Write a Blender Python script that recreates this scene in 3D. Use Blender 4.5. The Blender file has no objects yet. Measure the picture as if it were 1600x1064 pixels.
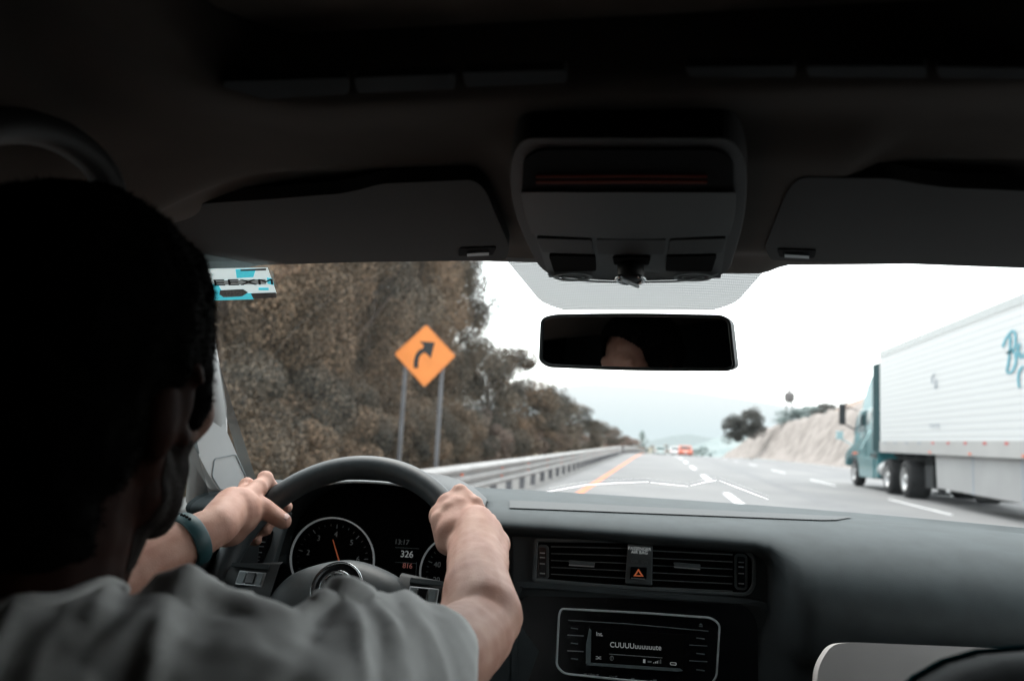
import bpy, bmesh, math, random
from mathutils import Vector, Matrix, noise
from mathutils.bvhtree import BVHTree
from mathutils.geometry import tessellate_polygon
R = math.radians
random.seed(7)
scene = bpy.context.scene
COL = scene.collection

# ------------------------------------------------------------------ camera
F = 1200.0
CAM = Vector((0, 0, 1.22))
yaw, pit, roll = R(11.1), R(6.9), R(3)
fw = Vector((-math.sin(yaw)*math.cos(pit), math.cos(yaw)*math.cos(pit), math.sin(pit)))
r0 = Vector((math.cos(yaw), math.sin(yaw), 0)); u0 = r0.cross(fw)
RT = r0*math.cos(roll) + u0*math.sin(roll)
UP = u0*math.cos(roll) - r0*math.sin(roll)
cam_d = bpy.data.cameras.new('camera'); cam = bpy.data.objects.new('camera', cam_d); COL.objects.link(cam)
m = Matrix((RT, UP, -fw)).transposed().to_4x4(); m.translation = CAM
cam.matrix_world = m
cam_d.sensor_width = 36; cam_d.lens = 36*F/1600
cam_d.clip_start = 0.02; cam_d.clip_end = 20000
cam_d.dof.use_dof = True; cam_d.dof.focus_distance = 1.08; cam_d.dof.aperture_fstop = 27e-3/6.0e-3
scene.camera = cam

def ray(px, py): return RT*(px-800) - UP*(py-532) + fw*F
def P(px, py, Y): d = ray(px, py); return CAM + d*(Y/d.y)
def PZ(px, py, z): d = ray(px, py); return CAM + d*((z-CAM.z)/d.z)
def PX(px, py, x): d = ray(px, py); return CAM + d*(x/d.x)
def proj(p):
    d = Vector(p)-CAM; z = d.dot(fw); return (800+F*d.dot(RT)/z, 532-F*d.dot(UP)/z)

# ------------------------------------------------------------------ objects
def tag(o, label=None, cat=None, group=None, kind=None):
    if label: o['label'] = label
    if cat: o['category'] = cat
    if group: o['group'] = group
    if kind: o['kind'] = kind
    return o
def thing(name, label, cat, loc=(0, 0, 0), group=None):
    o = bpy.data.objects.new(name, None); COL.objects.link(o); o.location = loc; o.empty_display_size = .1
    return tag(o, label, cat, group)
def put(name, me, mat=None, parent=None, smooth=False):
    me.name = name
    o = bpy.data.objects.new(name, me); COL.objects.link(o)
    if mat is not None:
        me.materials.clear(); me.materials.append(mat)
    if parent is not None:
        o.parent = parent
        o.matrix_parent_inverse = Matrix.Translation(-parent.location) if parent.parent is None else Matrix.Identity(4)
    if smooth:
        me.polygons.foreach_set('use_smooth', [True]*len(me.polygons))
    return o
def copy_tree(o, parent=None):
    c = o.copy(); COL.objects.link(c)
    if parent is not None: c.parent = parent
    for ch in list(o.children): copy_tree(ch, c)
    return c

class MB:
    def __init__(s): s.v = []; s.f = []
    def add(s, vs, fs):
        b = len(s.v); s.v += [Vector(v) for v in vs]; s.f += [tuple(i+b for i in f) for f in fs]; return s
    def box(s, c, d, rot=None):
        c = Vector(c); vs = []
        for x in (-.5, .5):
            for y in (-.5, .5):
                for z in (-.5, .5):
                    p = Vector((x*d[0], y*d[1], z*d[2]))
                    if rot is not None: p = rot @ p
                    vs.append(c+p)
        return s.add(vs, [(0,1,3,2),(4,6,7,5),(0,4,5,1),(2,3,7,6),(0,2,6,4),(1,5,7,3)])
    def tube(s, path, rad, n=10, caps=True, flat=1.0, up=None):
        path = [Vector(p) for p in path]
        if not isinstance(rad, (list, tuple)): rad = [rad]*len(path)
        vs, fs = [], []
        ref = Vector(up) if up is not None else None
        prev = None
        for i, p in enumerate(path):
            t = (path[min(i+1, len(path)-1)]-path[max(i-1, 0)]).normalized()
            if prev is None:
                a = ref if ref is not None else (Vector((0,0,1)) if abs(t.z) < .9 else Vector((1,0,0)))
            else: a = prev if ref is None else ref
            x = (a - t*a.dot(t)).normalized(); y = t.cross(x); prev = x
            for k in range(n):
                an = 2*math.pi*k/n
                vs.append(p + x*math.cos(an)*rad[i]*flat + y*math.sin(an)*rad[i])
        for i in range(len(path)-1):
            for k in range(n):
                a, b = i*n+k, i*n+(k+1) % n
                fs.append((a, b, b+n, a+n))
        if caps:
            fs.append(tuple(range(n-1, -1, -1))); fs.append(tuple((len(path)-1)*n+k for k in range(n)))
        return s.add(vs, fs)
    def ball(s, c, r, rot=None, nu=16, nv=10):
        c = Vector(c); r = (r, r, r) if not isinstance(r, (tuple, list)) else r
        vs = []
        def q(x, y, z):
            p = Vector((x*r[0], y*r[1], z*r[2]))
            if rot is not None: p = rot @ p
            return c+p
        vs.append(q(0, 0, -1))
        for j in range(1, nv):
            ph = -math.pi/2+math.pi*j/nv
            for i in range(nu):
                th = 2*math.pi*i/nu
                vs.append(q(math.cos(ph)*math.cos(th), math.cos(ph)*math.sin(th), math.sin(ph)))
        vs.append(q(0, 0, 1)); fs = []
        L = len(vs)-1
        for i in range(nu):
            fs.append((0, 1+(i+1) % nu, 1+i))
            for j in range(nv-2):
                a = 1+j*nu+i; b = 1+j*nu+(i+1) % nu
                fs.append((a, b, b+nu, a+nu))
            fs.append((L, L-nu+i, L-nu+(i+1) % nu))
        return s.add(vs, fs)
    def cap(s, a, ra, b, rb, n=16):
        """tapered capsule"""
        a, b = Vector(a), Vector(b); t = (b-a); L = t.length; t = t.normalized()
        pts, rad = [], []
        for k in range(5):
            an = math.pi/2*(k/5); pts.append(a-t*ra*math.cos(an)); rad.append(max(ra*math.sin(an), ra*.02))
        pts.append(a); rad.append(ra); pts.append(b); rad.append(rb)
        for k in range(4, -1, -1):
            an = math.pi/2*(k/5); pts.append(b+t*rb*math.cos(an)); rad.append(max(rb*math.sin(an), rb*.02))
        return s.tube(pts, rad, n)
    def chain(s, pts, rads, n=16):
        for i in range(len(pts)-1): s.cap(pts[i], rads[i], pts[i+1], rads[i+1], n)
        return s
    def grid(s, rows, close=False):
        n = len(rows[0]); vs = [p for r in rows for p in r]; fs = []
        for i in range(len(rows)-1):
            for k in range(n if close else n-1):
                a, b = i*n+k, i*n+(k+1) % n
                fs.append((a, b, b+n, a+n))
        return s.add(vs, fs)
    def extrude(s, pts, vec):
        """closed polygon pts extruded by vec"""
        n = len(pts); vec = Vector(vec); pts = [Vector(p) for p in pts]
        tri = tessellate_polygon([pts])
        s.add(pts+[p+vec for p in pts],
              [tuple(t) for t in tri]+[tuple(i+n for i in reversed(t)) for t in tri]+[((i+1) % n, i, i+n, (i+1) % n+n) for i in range(n)])
        return s
    def mesh(s):
        me = bpy.data.meshes.new('m'); me.from_pydata([tuple(v) for v in s.v], [], s.f); me.update()
        bm = bmesh.new(); bm.from_mesh(me); bmesh.ops.recalc_face_normals(bm, faces=bm.faces); bm.to_mesh(me); bm.free()
        return me
    def build(s, name, mat, parent=None, smooth=False, bevel=0, sub=0, angle=None):
        o = put(name, s.mesh(), mat, parent, smooth)
        if bevel:
            md = o.modifiers.new('b', 'BEVEL'); md.width = bevel; md.segments = 3; md.limit_method = 'ANGLE'; md.angle_limit = R(35)
            md.harden_normals = False
        if sub:
            md = o.modifiers.new('s', 'SUBSURF'); md.levels = sub; md.render_levels = sub
        if (bevel or angle) and not smooth:
            pass
        return o

def remesh(mb, voxel, smooth=6, factor=.5, fn=None):
    o = bpy.data.objects.new('t', mb.mesh()); COL.objects.link(o)
    md = o.modifiers.new('r', 'REMESH'); md.mode = 'VOXEL'; md.voxel_size = voxel; md.use_smooth_shade = True
    if smooth:
        md = o.modifiers.new('s', 'SMOOTH'); md.factor = factor; md.iterations = smooth
    dg = bpy.context.evaluated_depsgraph_get()
    me = bpy.data.meshes.new_from_object(o.evaluated_get(dg))
    bpy.data.objects.remove(o)
    if fn:
        ns = [v.normal.copy() for v in me.vertices]
        for v, n in zip(me.vertices, ns):
            v.co = fn(v.co.copy(), n)
        me.update()
    me.polygons.foreach_set('use_smooth', [True]*len(me.polygons))
    return me

class Pl:
    def __init__(s, o, n): s.o = Vector(o); s.n = Vector(n).normalized()
    def hit(s, px, py, off=0):
        d = ray(px, py); o = s.o+s.n*off
        return CAM + d*((o-CAM).dot(s.n)/d.dot(s.n))
def rnd(pts, r, seg=5):
    out = []; n = len(pts)
    if not isinstance(r, (list, tuple)): r = [r]*n
    for i in range(n):
        a, b, c = Vector(pts[i-1]), Vector(pts[i]), Vector(pts[(i+1) % n])
        da, dc = (a-b), (c-b)
        q = min(r[i], da.length*.48, dc.length*.48)
        if q <= 0: out.append(tuple(b)); continue
        p0 = b+da.normalized()*q; p1 = b+dc.normalized()*q
        for k in range(seg+1):
            t = k/seg; out.append(tuple(p0*(1-t)**2+b*2*t*(1-t)+p1*t*t))
    return out
def smoothpath(pts, k=6, closed=False):
    out = []; n = len(pts)
    rng = range(n if closed else n-1)
    for i in rng:
        if closed: p = [Vector(pts[(i+j) % n]) for j in (-1, 0, 1, 2)]
        else: p = [Vector(pts[max(0, min(n-1, i+j))]) for j in (-1, 0, 1, 2)]
        for s in range(k):
            t = s/k
            out.append(.5*((2*p[1])+(p[2]-p[0])*t+(2*p[0]-5*p[1]+4*p[2]-p[3])*t*t+(3*p[1]-p[0]-3*p[2]+p[3])*t**3))
    if not closed: out.append(Vector(pts[-1]))
    return out
def plate(mb, pl, pts, thick=.004, off=0.0):
    front = [pl.hit(x, y) + pl.n*off for x, y in pts]   # hit on the base plane, then pushed along the normal
    return mb.extrude(front, -pl.n*thick)
def rframe(mb, pl, outer, inner, thick=.004, off=0.0):
    n = len(outer)
    O = [pl.hit(x, y)+pl.n*off for x, y in outer]; I = [pl.hit(x, y)+pl.n*off for x, y in inner]
    Ob = [p-pl.n*thick for p in O]; Ib = [p-pl.n*thick for p in I]
    fs = []
    for i in range(n):
        j = (i+1) % n
        fs += [(i, j, n+j, n+i), (2*n+i, 3*n+i, 3*n+j, 2*n+j), (i, 2*n+i, 2*n+j, j), (n+i, n+j, 3*n+j, 3*n+i)]
    return mb.add(O+I+Ob+Ib, fs)
def inset(pts, q):
    """shrink polygon toward inside by q px"""
    n = len(pts); out = []
    area = sum(pts[i][0]*pts[(i+1) % n][1]-pts[(i+1) % n][0]*pts[i][1] for i in range(n))
    sg = 1 if area > 0 else -1
    for i in range(n):
        a, b, c = Vector(pts[i-1]), Vector(pts[i]), Vector(pts[(i+1) % n])
        t = ((b-a).normalized()+(c-b).normalized())
        t = t.normalized() if t.length > 1e-6 else (c-b).normalized()
        out.append(tuple(b+Vector((-t.y, t.x))*sg*q))
    return out
def ribbon(mb, pl, path, w, thick=.001, off=.001):
    n = len(path); L, Rr = [], []
    if not isinstance(w, (list, tuple)): w = [w]*n
    for i in range(n):
        a = Vector(path[max(0, i-1)]); b = Vector(path[min(n-1, i+1)]); t = (b-a).normalized(); nn = Vector((-t.y, t.x))*w[i]/2
        p = Vector(path[i]); L.append(tuple(p+nn)); Rr.append(tuple(p-nn))
    return plate(mb, pl, L+Rr[::-1], thick, off)
def ell(cx, cy, rx, ry, n=48, a0=0, a1=360, rot=0):
    out = []
    full = abs(a1-a0) >= 360
    for k in range(n if full else n+1):
        a = R(a0+(a1-a0)*k/n); x, y = rx*math.cos(a), -ry*math.sin(a)
        out.append((cx+x*math.cos(R(rot))-y*math.sin(R(rot)), cy+x*math.sin(R(rot))+y*math.cos(R(rot))))
    return out
def text_me(s, o, u, v, size, n, depth=.0006, mirror=False, align='CENTER', shear=0):
    cu = bpy.data.curves.new('txt', 'FONT'); cu.body = s; cu.size = size; cu.align_x = align; cu.align_y = 'CENTER'; cu.extrude = depth; cu.shear = shear
    ob = bpy.data.objects.new('t', cu); COL.objects.link(ob)
    dg = bpy.context.evaluated_depsgraph_get(); me = bpy.data.meshes.new_from_object(ob.evaluated_get(dg)); bpy.data.objects.remove(ob)
    u = Vector(u).normalized(); v = Vector(v); v = (v-u*v.dot(u)).normalized(); n = u.cross(v)
    for q in me.vertices:
        c = q.co; x = -c.x if mirror else c.x
        q.co = Vector(o)+u*x+v*c.y+n*c.z
    me.materials.clear()
    return me
def text_pl(name, s, pl, px, py, hpx, mat, parent, slope=.06, off=.0015, mirror=False, wfac=1.0, align='CENTER', shear=0, dpx=(0, 1)):
    o = pl.hit(px, py)+pl.n*off
    u = pl.hit(px+20, py+20*slope)-pl.hit(px, py); v = pl.hit(px, py)-pl.hit(px+dpx[0]*20, py+20*dpx[1])
    size = v.length/20*hpx*1.4
    me = text_me(s, o, u, v, size, pl.n, .0004, mirror, align, shear)
    if wfac != 1:
        un = u.normalized()
        for q in me.vertices:
            d = (q.co-o); q.co = q.co+un*d.dot(un)*(wfac-1)
    return put(name, me, mat, parent)

# ------------------------------------------------------------------ materials
def mat(name, base, rough=.6, metal=0, spec=.5, var=0, vscale=8, col2=None, bump=0, bscale=200, emit=None, es=0, sss=0, coat=0, detail=4, rvar=0):
    ma = bpy.data.materials.new(name); ma.use_nodes = True; nt = ma.node_tree; N = nt.nodes; L = nt.links
    b = N['Principled BSDF']; b.inputs['Base Color'].default_value = (*base, 1); b.inputs['Roughness'].default_value = rough
    b.inputs['Metallic'].default_value = metal; b.inputs['Specular IOR Level'].default_value = spec
    if coat: b.inputs['Coat Weight'].default_value = coat; b.inputs['Coat Roughness'].default_value = .08
    if sss:
        b.inputs['Subsurface Weight'].default_value = sss; b.inputs['Subsurface Scale'].default_value = .006
        b.inputs['Subsurface Radius'].default_value = (1, .4, .25)
    if emit: b.inputs['Emission Color'].default_value = (*emit, 1); b.inputs['Emission Strength'].default_value = es
    g = N.new('ShaderNodeNewGeometry')
    if var or col2 or rvar:
        n = N.new('ShaderNodeTexNoise'); n.inputs['Scale'].default_value = vscale; n.inputs['Detail'].default_value = detail
        L.new(g.outputs['Position'], n.inputs['Vector'])
        if col2 is None: col2 = tuple(c*(1-var) for c in base); c1 = tuple(min(1, c*(1+var)) for c in base)
        else: c1 = base
        r = N.new('ShaderNodeValToRGB'); r.color_ramp.elements[0].position = .35; r.color_ramp.elements[1].position = .65
        r.color_ramp.elements[0].color = (*c1, 1); r.color_ramp.elements[1].color = (*col2, 1)
        L.new(n.outputs['Fac'], r.inputs['Fac']); L.new(r.outputs['Color'], b.inputs['Base Color'])
        if rvar:
            mr = N.new('ShaderNodeMapRange'); mr.inputs['To Min'].default_value = rough-rvar; mr.inputs['To Max'].default_value = rough+rvar
            L.new(n.outputs['Fac'], mr.inputs['Value']); L.new(mr.outputs['Result'], b.inputs['Roughness'])
    if bump:
        n2 = N.new('ShaderNodeTexNoise'); n2.inputs['Scale'].default_value = bscale; n2.inputs['Detail'].default_value = 3
        L.new(g.outputs['Position'], n2.inputs['Vector'])
        bp = N.new('ShaderNodeBump'); bp.inputs['Strength'].default_value = bump; bp.inputs['Distance'].default_value = .3/bscale
        L.new(n2.outputs['Fac'], bp.inputs['Height']); L.new(bp.outputs['Normal'], b.inputs['Normal'])
    return ma
M = {}
M['dash'] = mat('grained_dash_plastic', (.040, .050, .053), .72, spec=.36, bump=.5, bscale=900, var=.12, vscale=25)
M['dash_dark'] = mat('dark_trim_plastic', (.012, .015, .016), .5, bump=.3, bscale=900, var=.1, vscale=30)
M['piano'] = mat('gloss_black_plastic', (.004, .004, .005), .22, var=.2, vscale=40)
M['void'] = mat('matt_black_cavity', (.002, .002, .002), .9, spec=.1, var=.1)
M['leather'] = mat('wheel_leather', (.036, .044, .047), .45, bump=.6, bscale=1400, var=.15, vscale=60)
M['chrome'] = mat('satin_chrome', (.62, .64, .65), .22, 1, var=.06, vscale=60)
M['silver'] = mat('silver_plastic', (.42, .44, .45), .35, .6, var=.06, vscale=60)
M['dimsilver'] = mat('dim_silver', (.17, .195, .20), .45, .3, var=.1, vscale=60)
M['roof'] = mat('roof_lining_fabric', (.072, .061, .053), .95, spec=.15, bump=.5, bscale=700, var=.1, vscale=9)
M['visor'] = mat('visor_vinyl', (.0145, .013, .012), .8, spec=.3, bump=.3, bscale=900, var=.08, vscale=12)
M['console'] = mat('console_plastic', (.0115, .0115, .0118), .6, bump=.3, bscale=900, var=.1, vscale=20)
M['pillar'] = mat('pale_pillar_plastic', (.36, .37, .37), .6, bump=.3, bscale=900, var=.05, vscale=12)
M['glovebox'] = mat('pale_grey_lower_dash', (.50, .475, .46), .6, bump=.4, bscale=900, var=.05, vscale=12)
M['seat'] = mat('dark_seat_cloth', (.010, .016, .018), .85, bump=.6, bscale=600, var=.2, vscale=40)
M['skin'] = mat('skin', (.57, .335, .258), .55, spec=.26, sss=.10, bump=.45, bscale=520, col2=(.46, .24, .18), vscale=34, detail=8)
def paint_head_shade():  # shade painted into the skin colour of head and neck, easing off forward
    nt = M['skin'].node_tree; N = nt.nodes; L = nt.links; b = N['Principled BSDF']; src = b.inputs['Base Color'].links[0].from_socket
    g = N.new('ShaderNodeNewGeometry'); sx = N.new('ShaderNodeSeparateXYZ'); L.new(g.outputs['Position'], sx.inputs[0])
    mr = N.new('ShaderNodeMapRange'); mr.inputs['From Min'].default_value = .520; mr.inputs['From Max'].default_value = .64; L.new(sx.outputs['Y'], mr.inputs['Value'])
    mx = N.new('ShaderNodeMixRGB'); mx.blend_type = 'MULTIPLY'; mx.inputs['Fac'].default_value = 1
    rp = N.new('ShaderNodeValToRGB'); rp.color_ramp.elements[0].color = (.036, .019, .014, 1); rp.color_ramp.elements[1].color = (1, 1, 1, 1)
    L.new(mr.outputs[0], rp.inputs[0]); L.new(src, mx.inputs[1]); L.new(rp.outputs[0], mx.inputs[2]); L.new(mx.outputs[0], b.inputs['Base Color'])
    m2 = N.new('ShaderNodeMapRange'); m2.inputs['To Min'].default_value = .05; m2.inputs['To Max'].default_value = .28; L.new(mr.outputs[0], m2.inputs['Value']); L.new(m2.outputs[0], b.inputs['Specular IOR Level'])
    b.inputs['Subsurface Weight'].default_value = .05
paint_head_shade()
M['nail'] = mat('finger_nail', (.62, .42, .37), .3, var=.05)
M['hair'] = mat('black_hair', (.002, .0018, .0016), .9, spec=.03, var=.3, vscale=60)
M['beard'] = mat('dark_stubble', (.007, .0045, .0035), .9, spec=.08, var=.4, vscale=200)
M['shirt'] = mat('grey_cotton', (.60, .60, .592), .95, spec=.1, bump=.5, bscale=1300, var=.07, vscale=20)
M['band'] = mat('teal_rubber', (.018, .062, .070), .5, var=.1, vscale=30)
M['white_mark'] = mat('white_print', (.55, .58, .58), .5, emit=(.7, .75, .75), es=.25, var=.02)
M['lit_mark'] = mat('lit_display_print', (.32, .33, .33), .5, emit=(.8, .85, .85), es=.15, var=.02)
M['dim_mark'] = mat('dim_print', (.16, .17, .17), .5, emit=(.6, .65, .65), es=.03, var=.02)
M['orange'] = mat('orange_print', (.8, .2, .08), .5, emit=(1, .25, .1), es=.12, var=.02)
M['redrefl'] = mat('dim_red_reflection', (.05, .008, .004), .7, spec=.1, emit=(.8, .08, .02), es=.006, var=.1)

def glassmat():
    ma = bpy.data.materials.new('windscreen_glass'); ma.use_nodes = True; nt = ma.node_tree; N = nt.nodes; L = nt.links
    N.clear(); o = N.new('ShaderNodeOutputMaterial'); t = N.new('ShaderNodeBsdfTransparent'); t.inputs['Color'].default_value = (.93, .96, .96, 1)
    g = N.new('ShaderNodeBsdfGlossy'); g.inputs['Roughness'].default_value = .02; mx = N.new('ShaderNodeMixShader')
    mx.inputs['Fac'].default_value = .035
    L.new(t.outputs['BSDF'], mx.inputs[1]); L.new(g.outputs['BSDF'], mx.inputs[2]); L.new(mx.outputs['Shader'], o.inputs['Surface'])
    return ma
M['glass'] = glassmat()
M['tint'] = M['glass'].copy(); M['tint'].name = 'light_cutting_door_glass'; [n for n in M['tint'].node_tree.nodes if n.type == 'BSDF_TRANSPARENT'][0].inputs['Color'].default_value = (.35, .38, .38, 1)  # added tint on the unseen left pane, to dim light reaching the driver
def mirrormat():
    ma = mat('mirror_silvering', (.85, .85, .85), .01, 1); return ma
M['mirror'] = mirrormat()
# ================================================================== EXTERIOR
def zg(y):  return 0.0 if y < 50 else -1.5e-4*(min(y, 400)-50)**2
def bend(y): return 0.0 if y < 70 else 2.2e-4*(y-70)**2*0.6      # the road starts to bend right past the crest

M['asphalt'] = mat('worn_asphalt', (.165, .165, .168), .85, spec=.3, col2=(.215, .212, .21), vscale=.35, bump=.5, bscale=60, detail=8)
M['shoulder'] = mat('shoulder_concrete', (.20, .195, .19), .9, col2=(.165, .16, .155), vscale=.8, bump=.4, bscale=40, detail=8)
M['earth'] = mat('dry_earth', (.22, .17, .12), .95, col2=(.12, .11, .06), vscale=.4, detail=8)
M['yellow'] = mat('yellow_line_paint', (.60, .18, .07), .7, var=.12, vscale=6)
M['wpaint'] = mat('white_line_paint', (.80, .80, .80), .7, var=.05, vscale=5)
M['galv'] = mat('galvanised_steel', (.27, .258, .25), .5, .25, var=.12, vscale=1.5)
M['reflector'] = mat('amber_reflector', (.80, .13, .02), .4, var=.1)
M['post'] = mat('steel_post', (.15, .15, .16), .6, .3, var=.1, vscale=3)

def strip(name, x0, x1, ys, dz, m, label=None, kind='structure', cat=None, parent=None, wob=None):
    mb = MB(); rows = []
    nx = 2 if wob is None else 8
    for y in ys:
        rows.append([(x0+(x1-x0)*k/(nx-1)+bend(y), y, zg(y)+dz) for k in range(nx)])
    mb.grid(rows); return tag(mb.build(name, m, parent), label, cat, kind=kind)
YS = [-12+2*i for i in range(50)]+[88+4*i for i in range(50)]
# ground sheet to the horizon
mb = MB(); xs = [-6000, -1500, -400, -120, -60, -40, -25, -16, -10, -6, -3.6, 14.5, 20, 30, 60, 120, 400, 1500, 6000]
ys = [-300, -60, -12]+[0+10*i for i in range(31)]+[400, 700, 1500, 4000, 9000]
mb.grid([[(x, y, zg(y)-.35+(0 if -6 < x < 15 else -.25) + (.9*min(1, max(0, (-x-4)/8)) if x < -4 else 0)) for x in xs] for y in ys])
tag(mb.build('ground', M['earth'], None), 'dry brown ground on both sides of the highway', kind='structure')
strip('road', -2.7, 14.6, YS, 0, M['asphalt'], 'pale grey asphalt highway with painted lanes')
strip('verge', -3.9, -2.7, YS, -.02, M['shoulder'], 'concrete strip under the guard rail')
# painted markings lie 4 mm over the road
mb = MB()
mb.grid([[(x+bend(y), y, zg(y)+.004) for x in (-1.76, -1.6)] for y in YS]); tag(mb.build('edge_line', M['yellow']), 'continuous orange yellow line along the left edge of the highway', kind='structure')
def dashes(x, w, segs, label):
    for i, (a, b) in enumerate(segs):
        mb = MB(); n = max(2, int((b-a)/1.5)+1)
        mb.grid([[(x+q+bend(a+(b-a)*k/n), a+(b-a)*k/n, zg(a+(b-a)*k/n)+.004) for q in (-w/2, w/2)] for k in range(n+1)])
        tag(mb.build('lane_dash', M['wpaint']), label, kind='structure')
dashes(1.72, .17, [(15.8+10.9*i-.0, 20.6+10.9*i) for i in range(9)], 'short white dash between the left and middle lanes')
dashes(6.12, .10, [(18.0+11*i, 22.6+11*i) for i in range(8)], 'thin white dash between the middle and right lanes')
strip('edge_line', 13.2, 13.3, YS, .004, M['wpaint'], 'white line along the right edge of the highway')
# dark tyre lanes / joints
M['tar'] = mat('tar_streak', (.142, .142, .146), .8, var=.12, vscale=1.5, detail=8)
for x, w in ((3.6, .5), (8.2, .55), (10.0, .6)):
    strip('tyre_track', x, x+w, YS[5:], .002, M['tar'], 'darker worn wheel track in the asphalt')

# ---- guard rail
rail = thing('guard_rail', 'long galvanised steel crash barrier with orange reflectors left of the road', 'guard rail', (-2.95, 14, 0))
prof = [(0, .27), (.02, .275), (.085, .315), (.085, .345), (.02, .395), (.02, .42), (.085, .46), (.085, .50), (.02, .545), (.02, .57), (.085, .61), (.085, .645), (.03, .69), (.0, .70)]
seg_y = [3+4*i for i in range(36)]
def railx(y): return -2.98+bend(y)*1.15
for i in range(len(seg_y)-1):
    a, b = seg_y[i], seg_y[i+1]+.12
    if a > 60 and i % 2: continue
    if a > 60: b = seg_y[min(i+2, len(seg_y)-1)]+.12
    mb = MB(); rows = []
    for y in (a, b):
        o = 0.004 if y == b else 0
        rows.append([(railx(y)+px+o, y, zg(y)+pz) for px, pz in prof])
    mb.grid(rows)
    o = mb.build('beam', M['galv'], rail); md = o.modifiers.new('s', 'SOLIDIFY'); md.thickness = .006
y = 5.0
while y < 110:
    mb = MB(); mb.box((railx(y)-.10, y, zg(y)+.27), (.11, .15, .72)); mb.box((railx(y)-.03, y, zg(y)+.5), (.04, .1, .3))
    mb.build('post', M['post'], rail); y += 1.6 if y < 60 else 3.2
y = 8.5
while y < 60:
    for z in (.405, .555):
        MB().box((railx(y)+.032, y, z+zg(y)), (.02, .09, .07)).build('reflector', M['reflector'], rail)
    y += 3.1

# ---- warning sign
sp = Pl((-5.0, 15.8, 2), (0.05, -1, 0.0))
sign = thing('warning_sign', 'orange diamond road sign with black arrow bending right, on two grey posts', 'road sign', (-4.7, 15.8, 0))
M['signface'] = mat('orange_sign_sheeting', (.82, .26, .055), .5, var=.05, vscale=3)
M['black'] = mat('black_sheeting', (.012, .014, .014), .5, var=.1)
dia = rnd([(666, 507), (712, 556), (663, 605), (616, 553)], 4)
plate(MB(), sp, dia, .006, 0).build('sign_panel', M['signface'], sign)
rim = inset(dia, 1.2); rim2 = inset(dia, 2.2)
rframe(MB(), sp, rim, rim2, .002, .002).build('border', mat('thin_border', (.55, .17, .04), .5, var=.05), sign)
ar = smoothpath([(650, 575), (650.5, 563), (655, 552), (666, 545)], 5)
mb = MB(); ribbon(mb, sp, ar, [7.2]*len(ar), .003, .004); plate(mb, sp, [(655.5, 533), (679.5, 535), (673, 560), (668.5, 554.5), (660, 548), (662, 540)], .003, .0045)
mb.build('arrow', M['black'], sign)
for px in (633.5, 691):
    a = sp.hit(px, 560, -.05); a = a - sp.n*.04
    MB().box((a.x, a.y, a.z/2+.05), (.08, .05, a.z+.1)).build('post', M['post'], sign, bevel=.004)

# ---- trees and shrubs
def leafmat(name, cols, sc=.7):
    ma = bpy.data.materials.new(name); ma.use_nodes = True; nt = ma.node_tree; N = nt.nodes; L = nt.links
    b = N['Principled BSDF']; b.inputs['Roughness'].default_value = .8; b.inputs['Specular IOR Level'].default_value = .2
    cols = [tuple(min(.6, q*1.28) for q in c) for c in cols]
    g = N.new('ShaderNodeNewGeometry'); n = N.new('ShaderNodeTexNoise'); n.inputs['Scale'].default_value = sc; n.inputs['Detail'].default_value = 3
    L.new(g.outputs['Position'], n.inputs['Vector'])
    mth = N.new('ShaderNodeMath'); mth.operation = 'MULTIPLY_ADD'; mth.inputs[1].default_value = .42; mth.inputs[2].default_value = -.21
    L.new(g.outputs['Random Per Island'], mth.inputs[0])
    ad = N.new('ShaderNodeMath'); L.new(n.outputs['Fac'], ad.inputs[0]); L.new(mth.outputs['Value'], ad.inputs[1])
    r = N.new('ShaderNodeValToRGB'); e = r.color_ramp.elements
    e[0].position = .31; e[0].color = (*cols[0], 1); e[1].position = .74; e[1].color = (*cols[-1], 1)
    for i, c in enumerate(cols[1:-1]):
        q = e.new(.31+.43*(i+1)/(len(cols)-1)); q.color = (*c, 1)
    L.new(ad.outputs['Value'], r.inputs['Fac']); L.new(r.outputs['Color'], b.inputs['Base Color'])
    return ma
M['leaf_a'] = leafmat('brown_olive_leaves', [(.030, .027, .023), (.075, .058, .043), (.140, .105, .074), (.225, .150, .100)], .5)
M['leaf_b'] = leafmat('grey_green_leaves', [(.024, .025, .023), (.055, .050, .042), (.105, .088, .068), (.18, .14, .105)], .55)
M['leaf_c'] = leafmat('pink_brown_scrub', [(.07, .055, .045), (.15, .11, .09), (.26, .19, .16)], .8)
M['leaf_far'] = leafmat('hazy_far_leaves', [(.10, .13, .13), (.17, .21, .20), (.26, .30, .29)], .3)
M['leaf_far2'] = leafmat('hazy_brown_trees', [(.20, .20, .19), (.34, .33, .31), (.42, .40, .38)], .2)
M['bark'] = mat('tree_bark', (.07, .055, .045), .95, var=.3, vscale=8, bump=.8, bscale=30)
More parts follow.
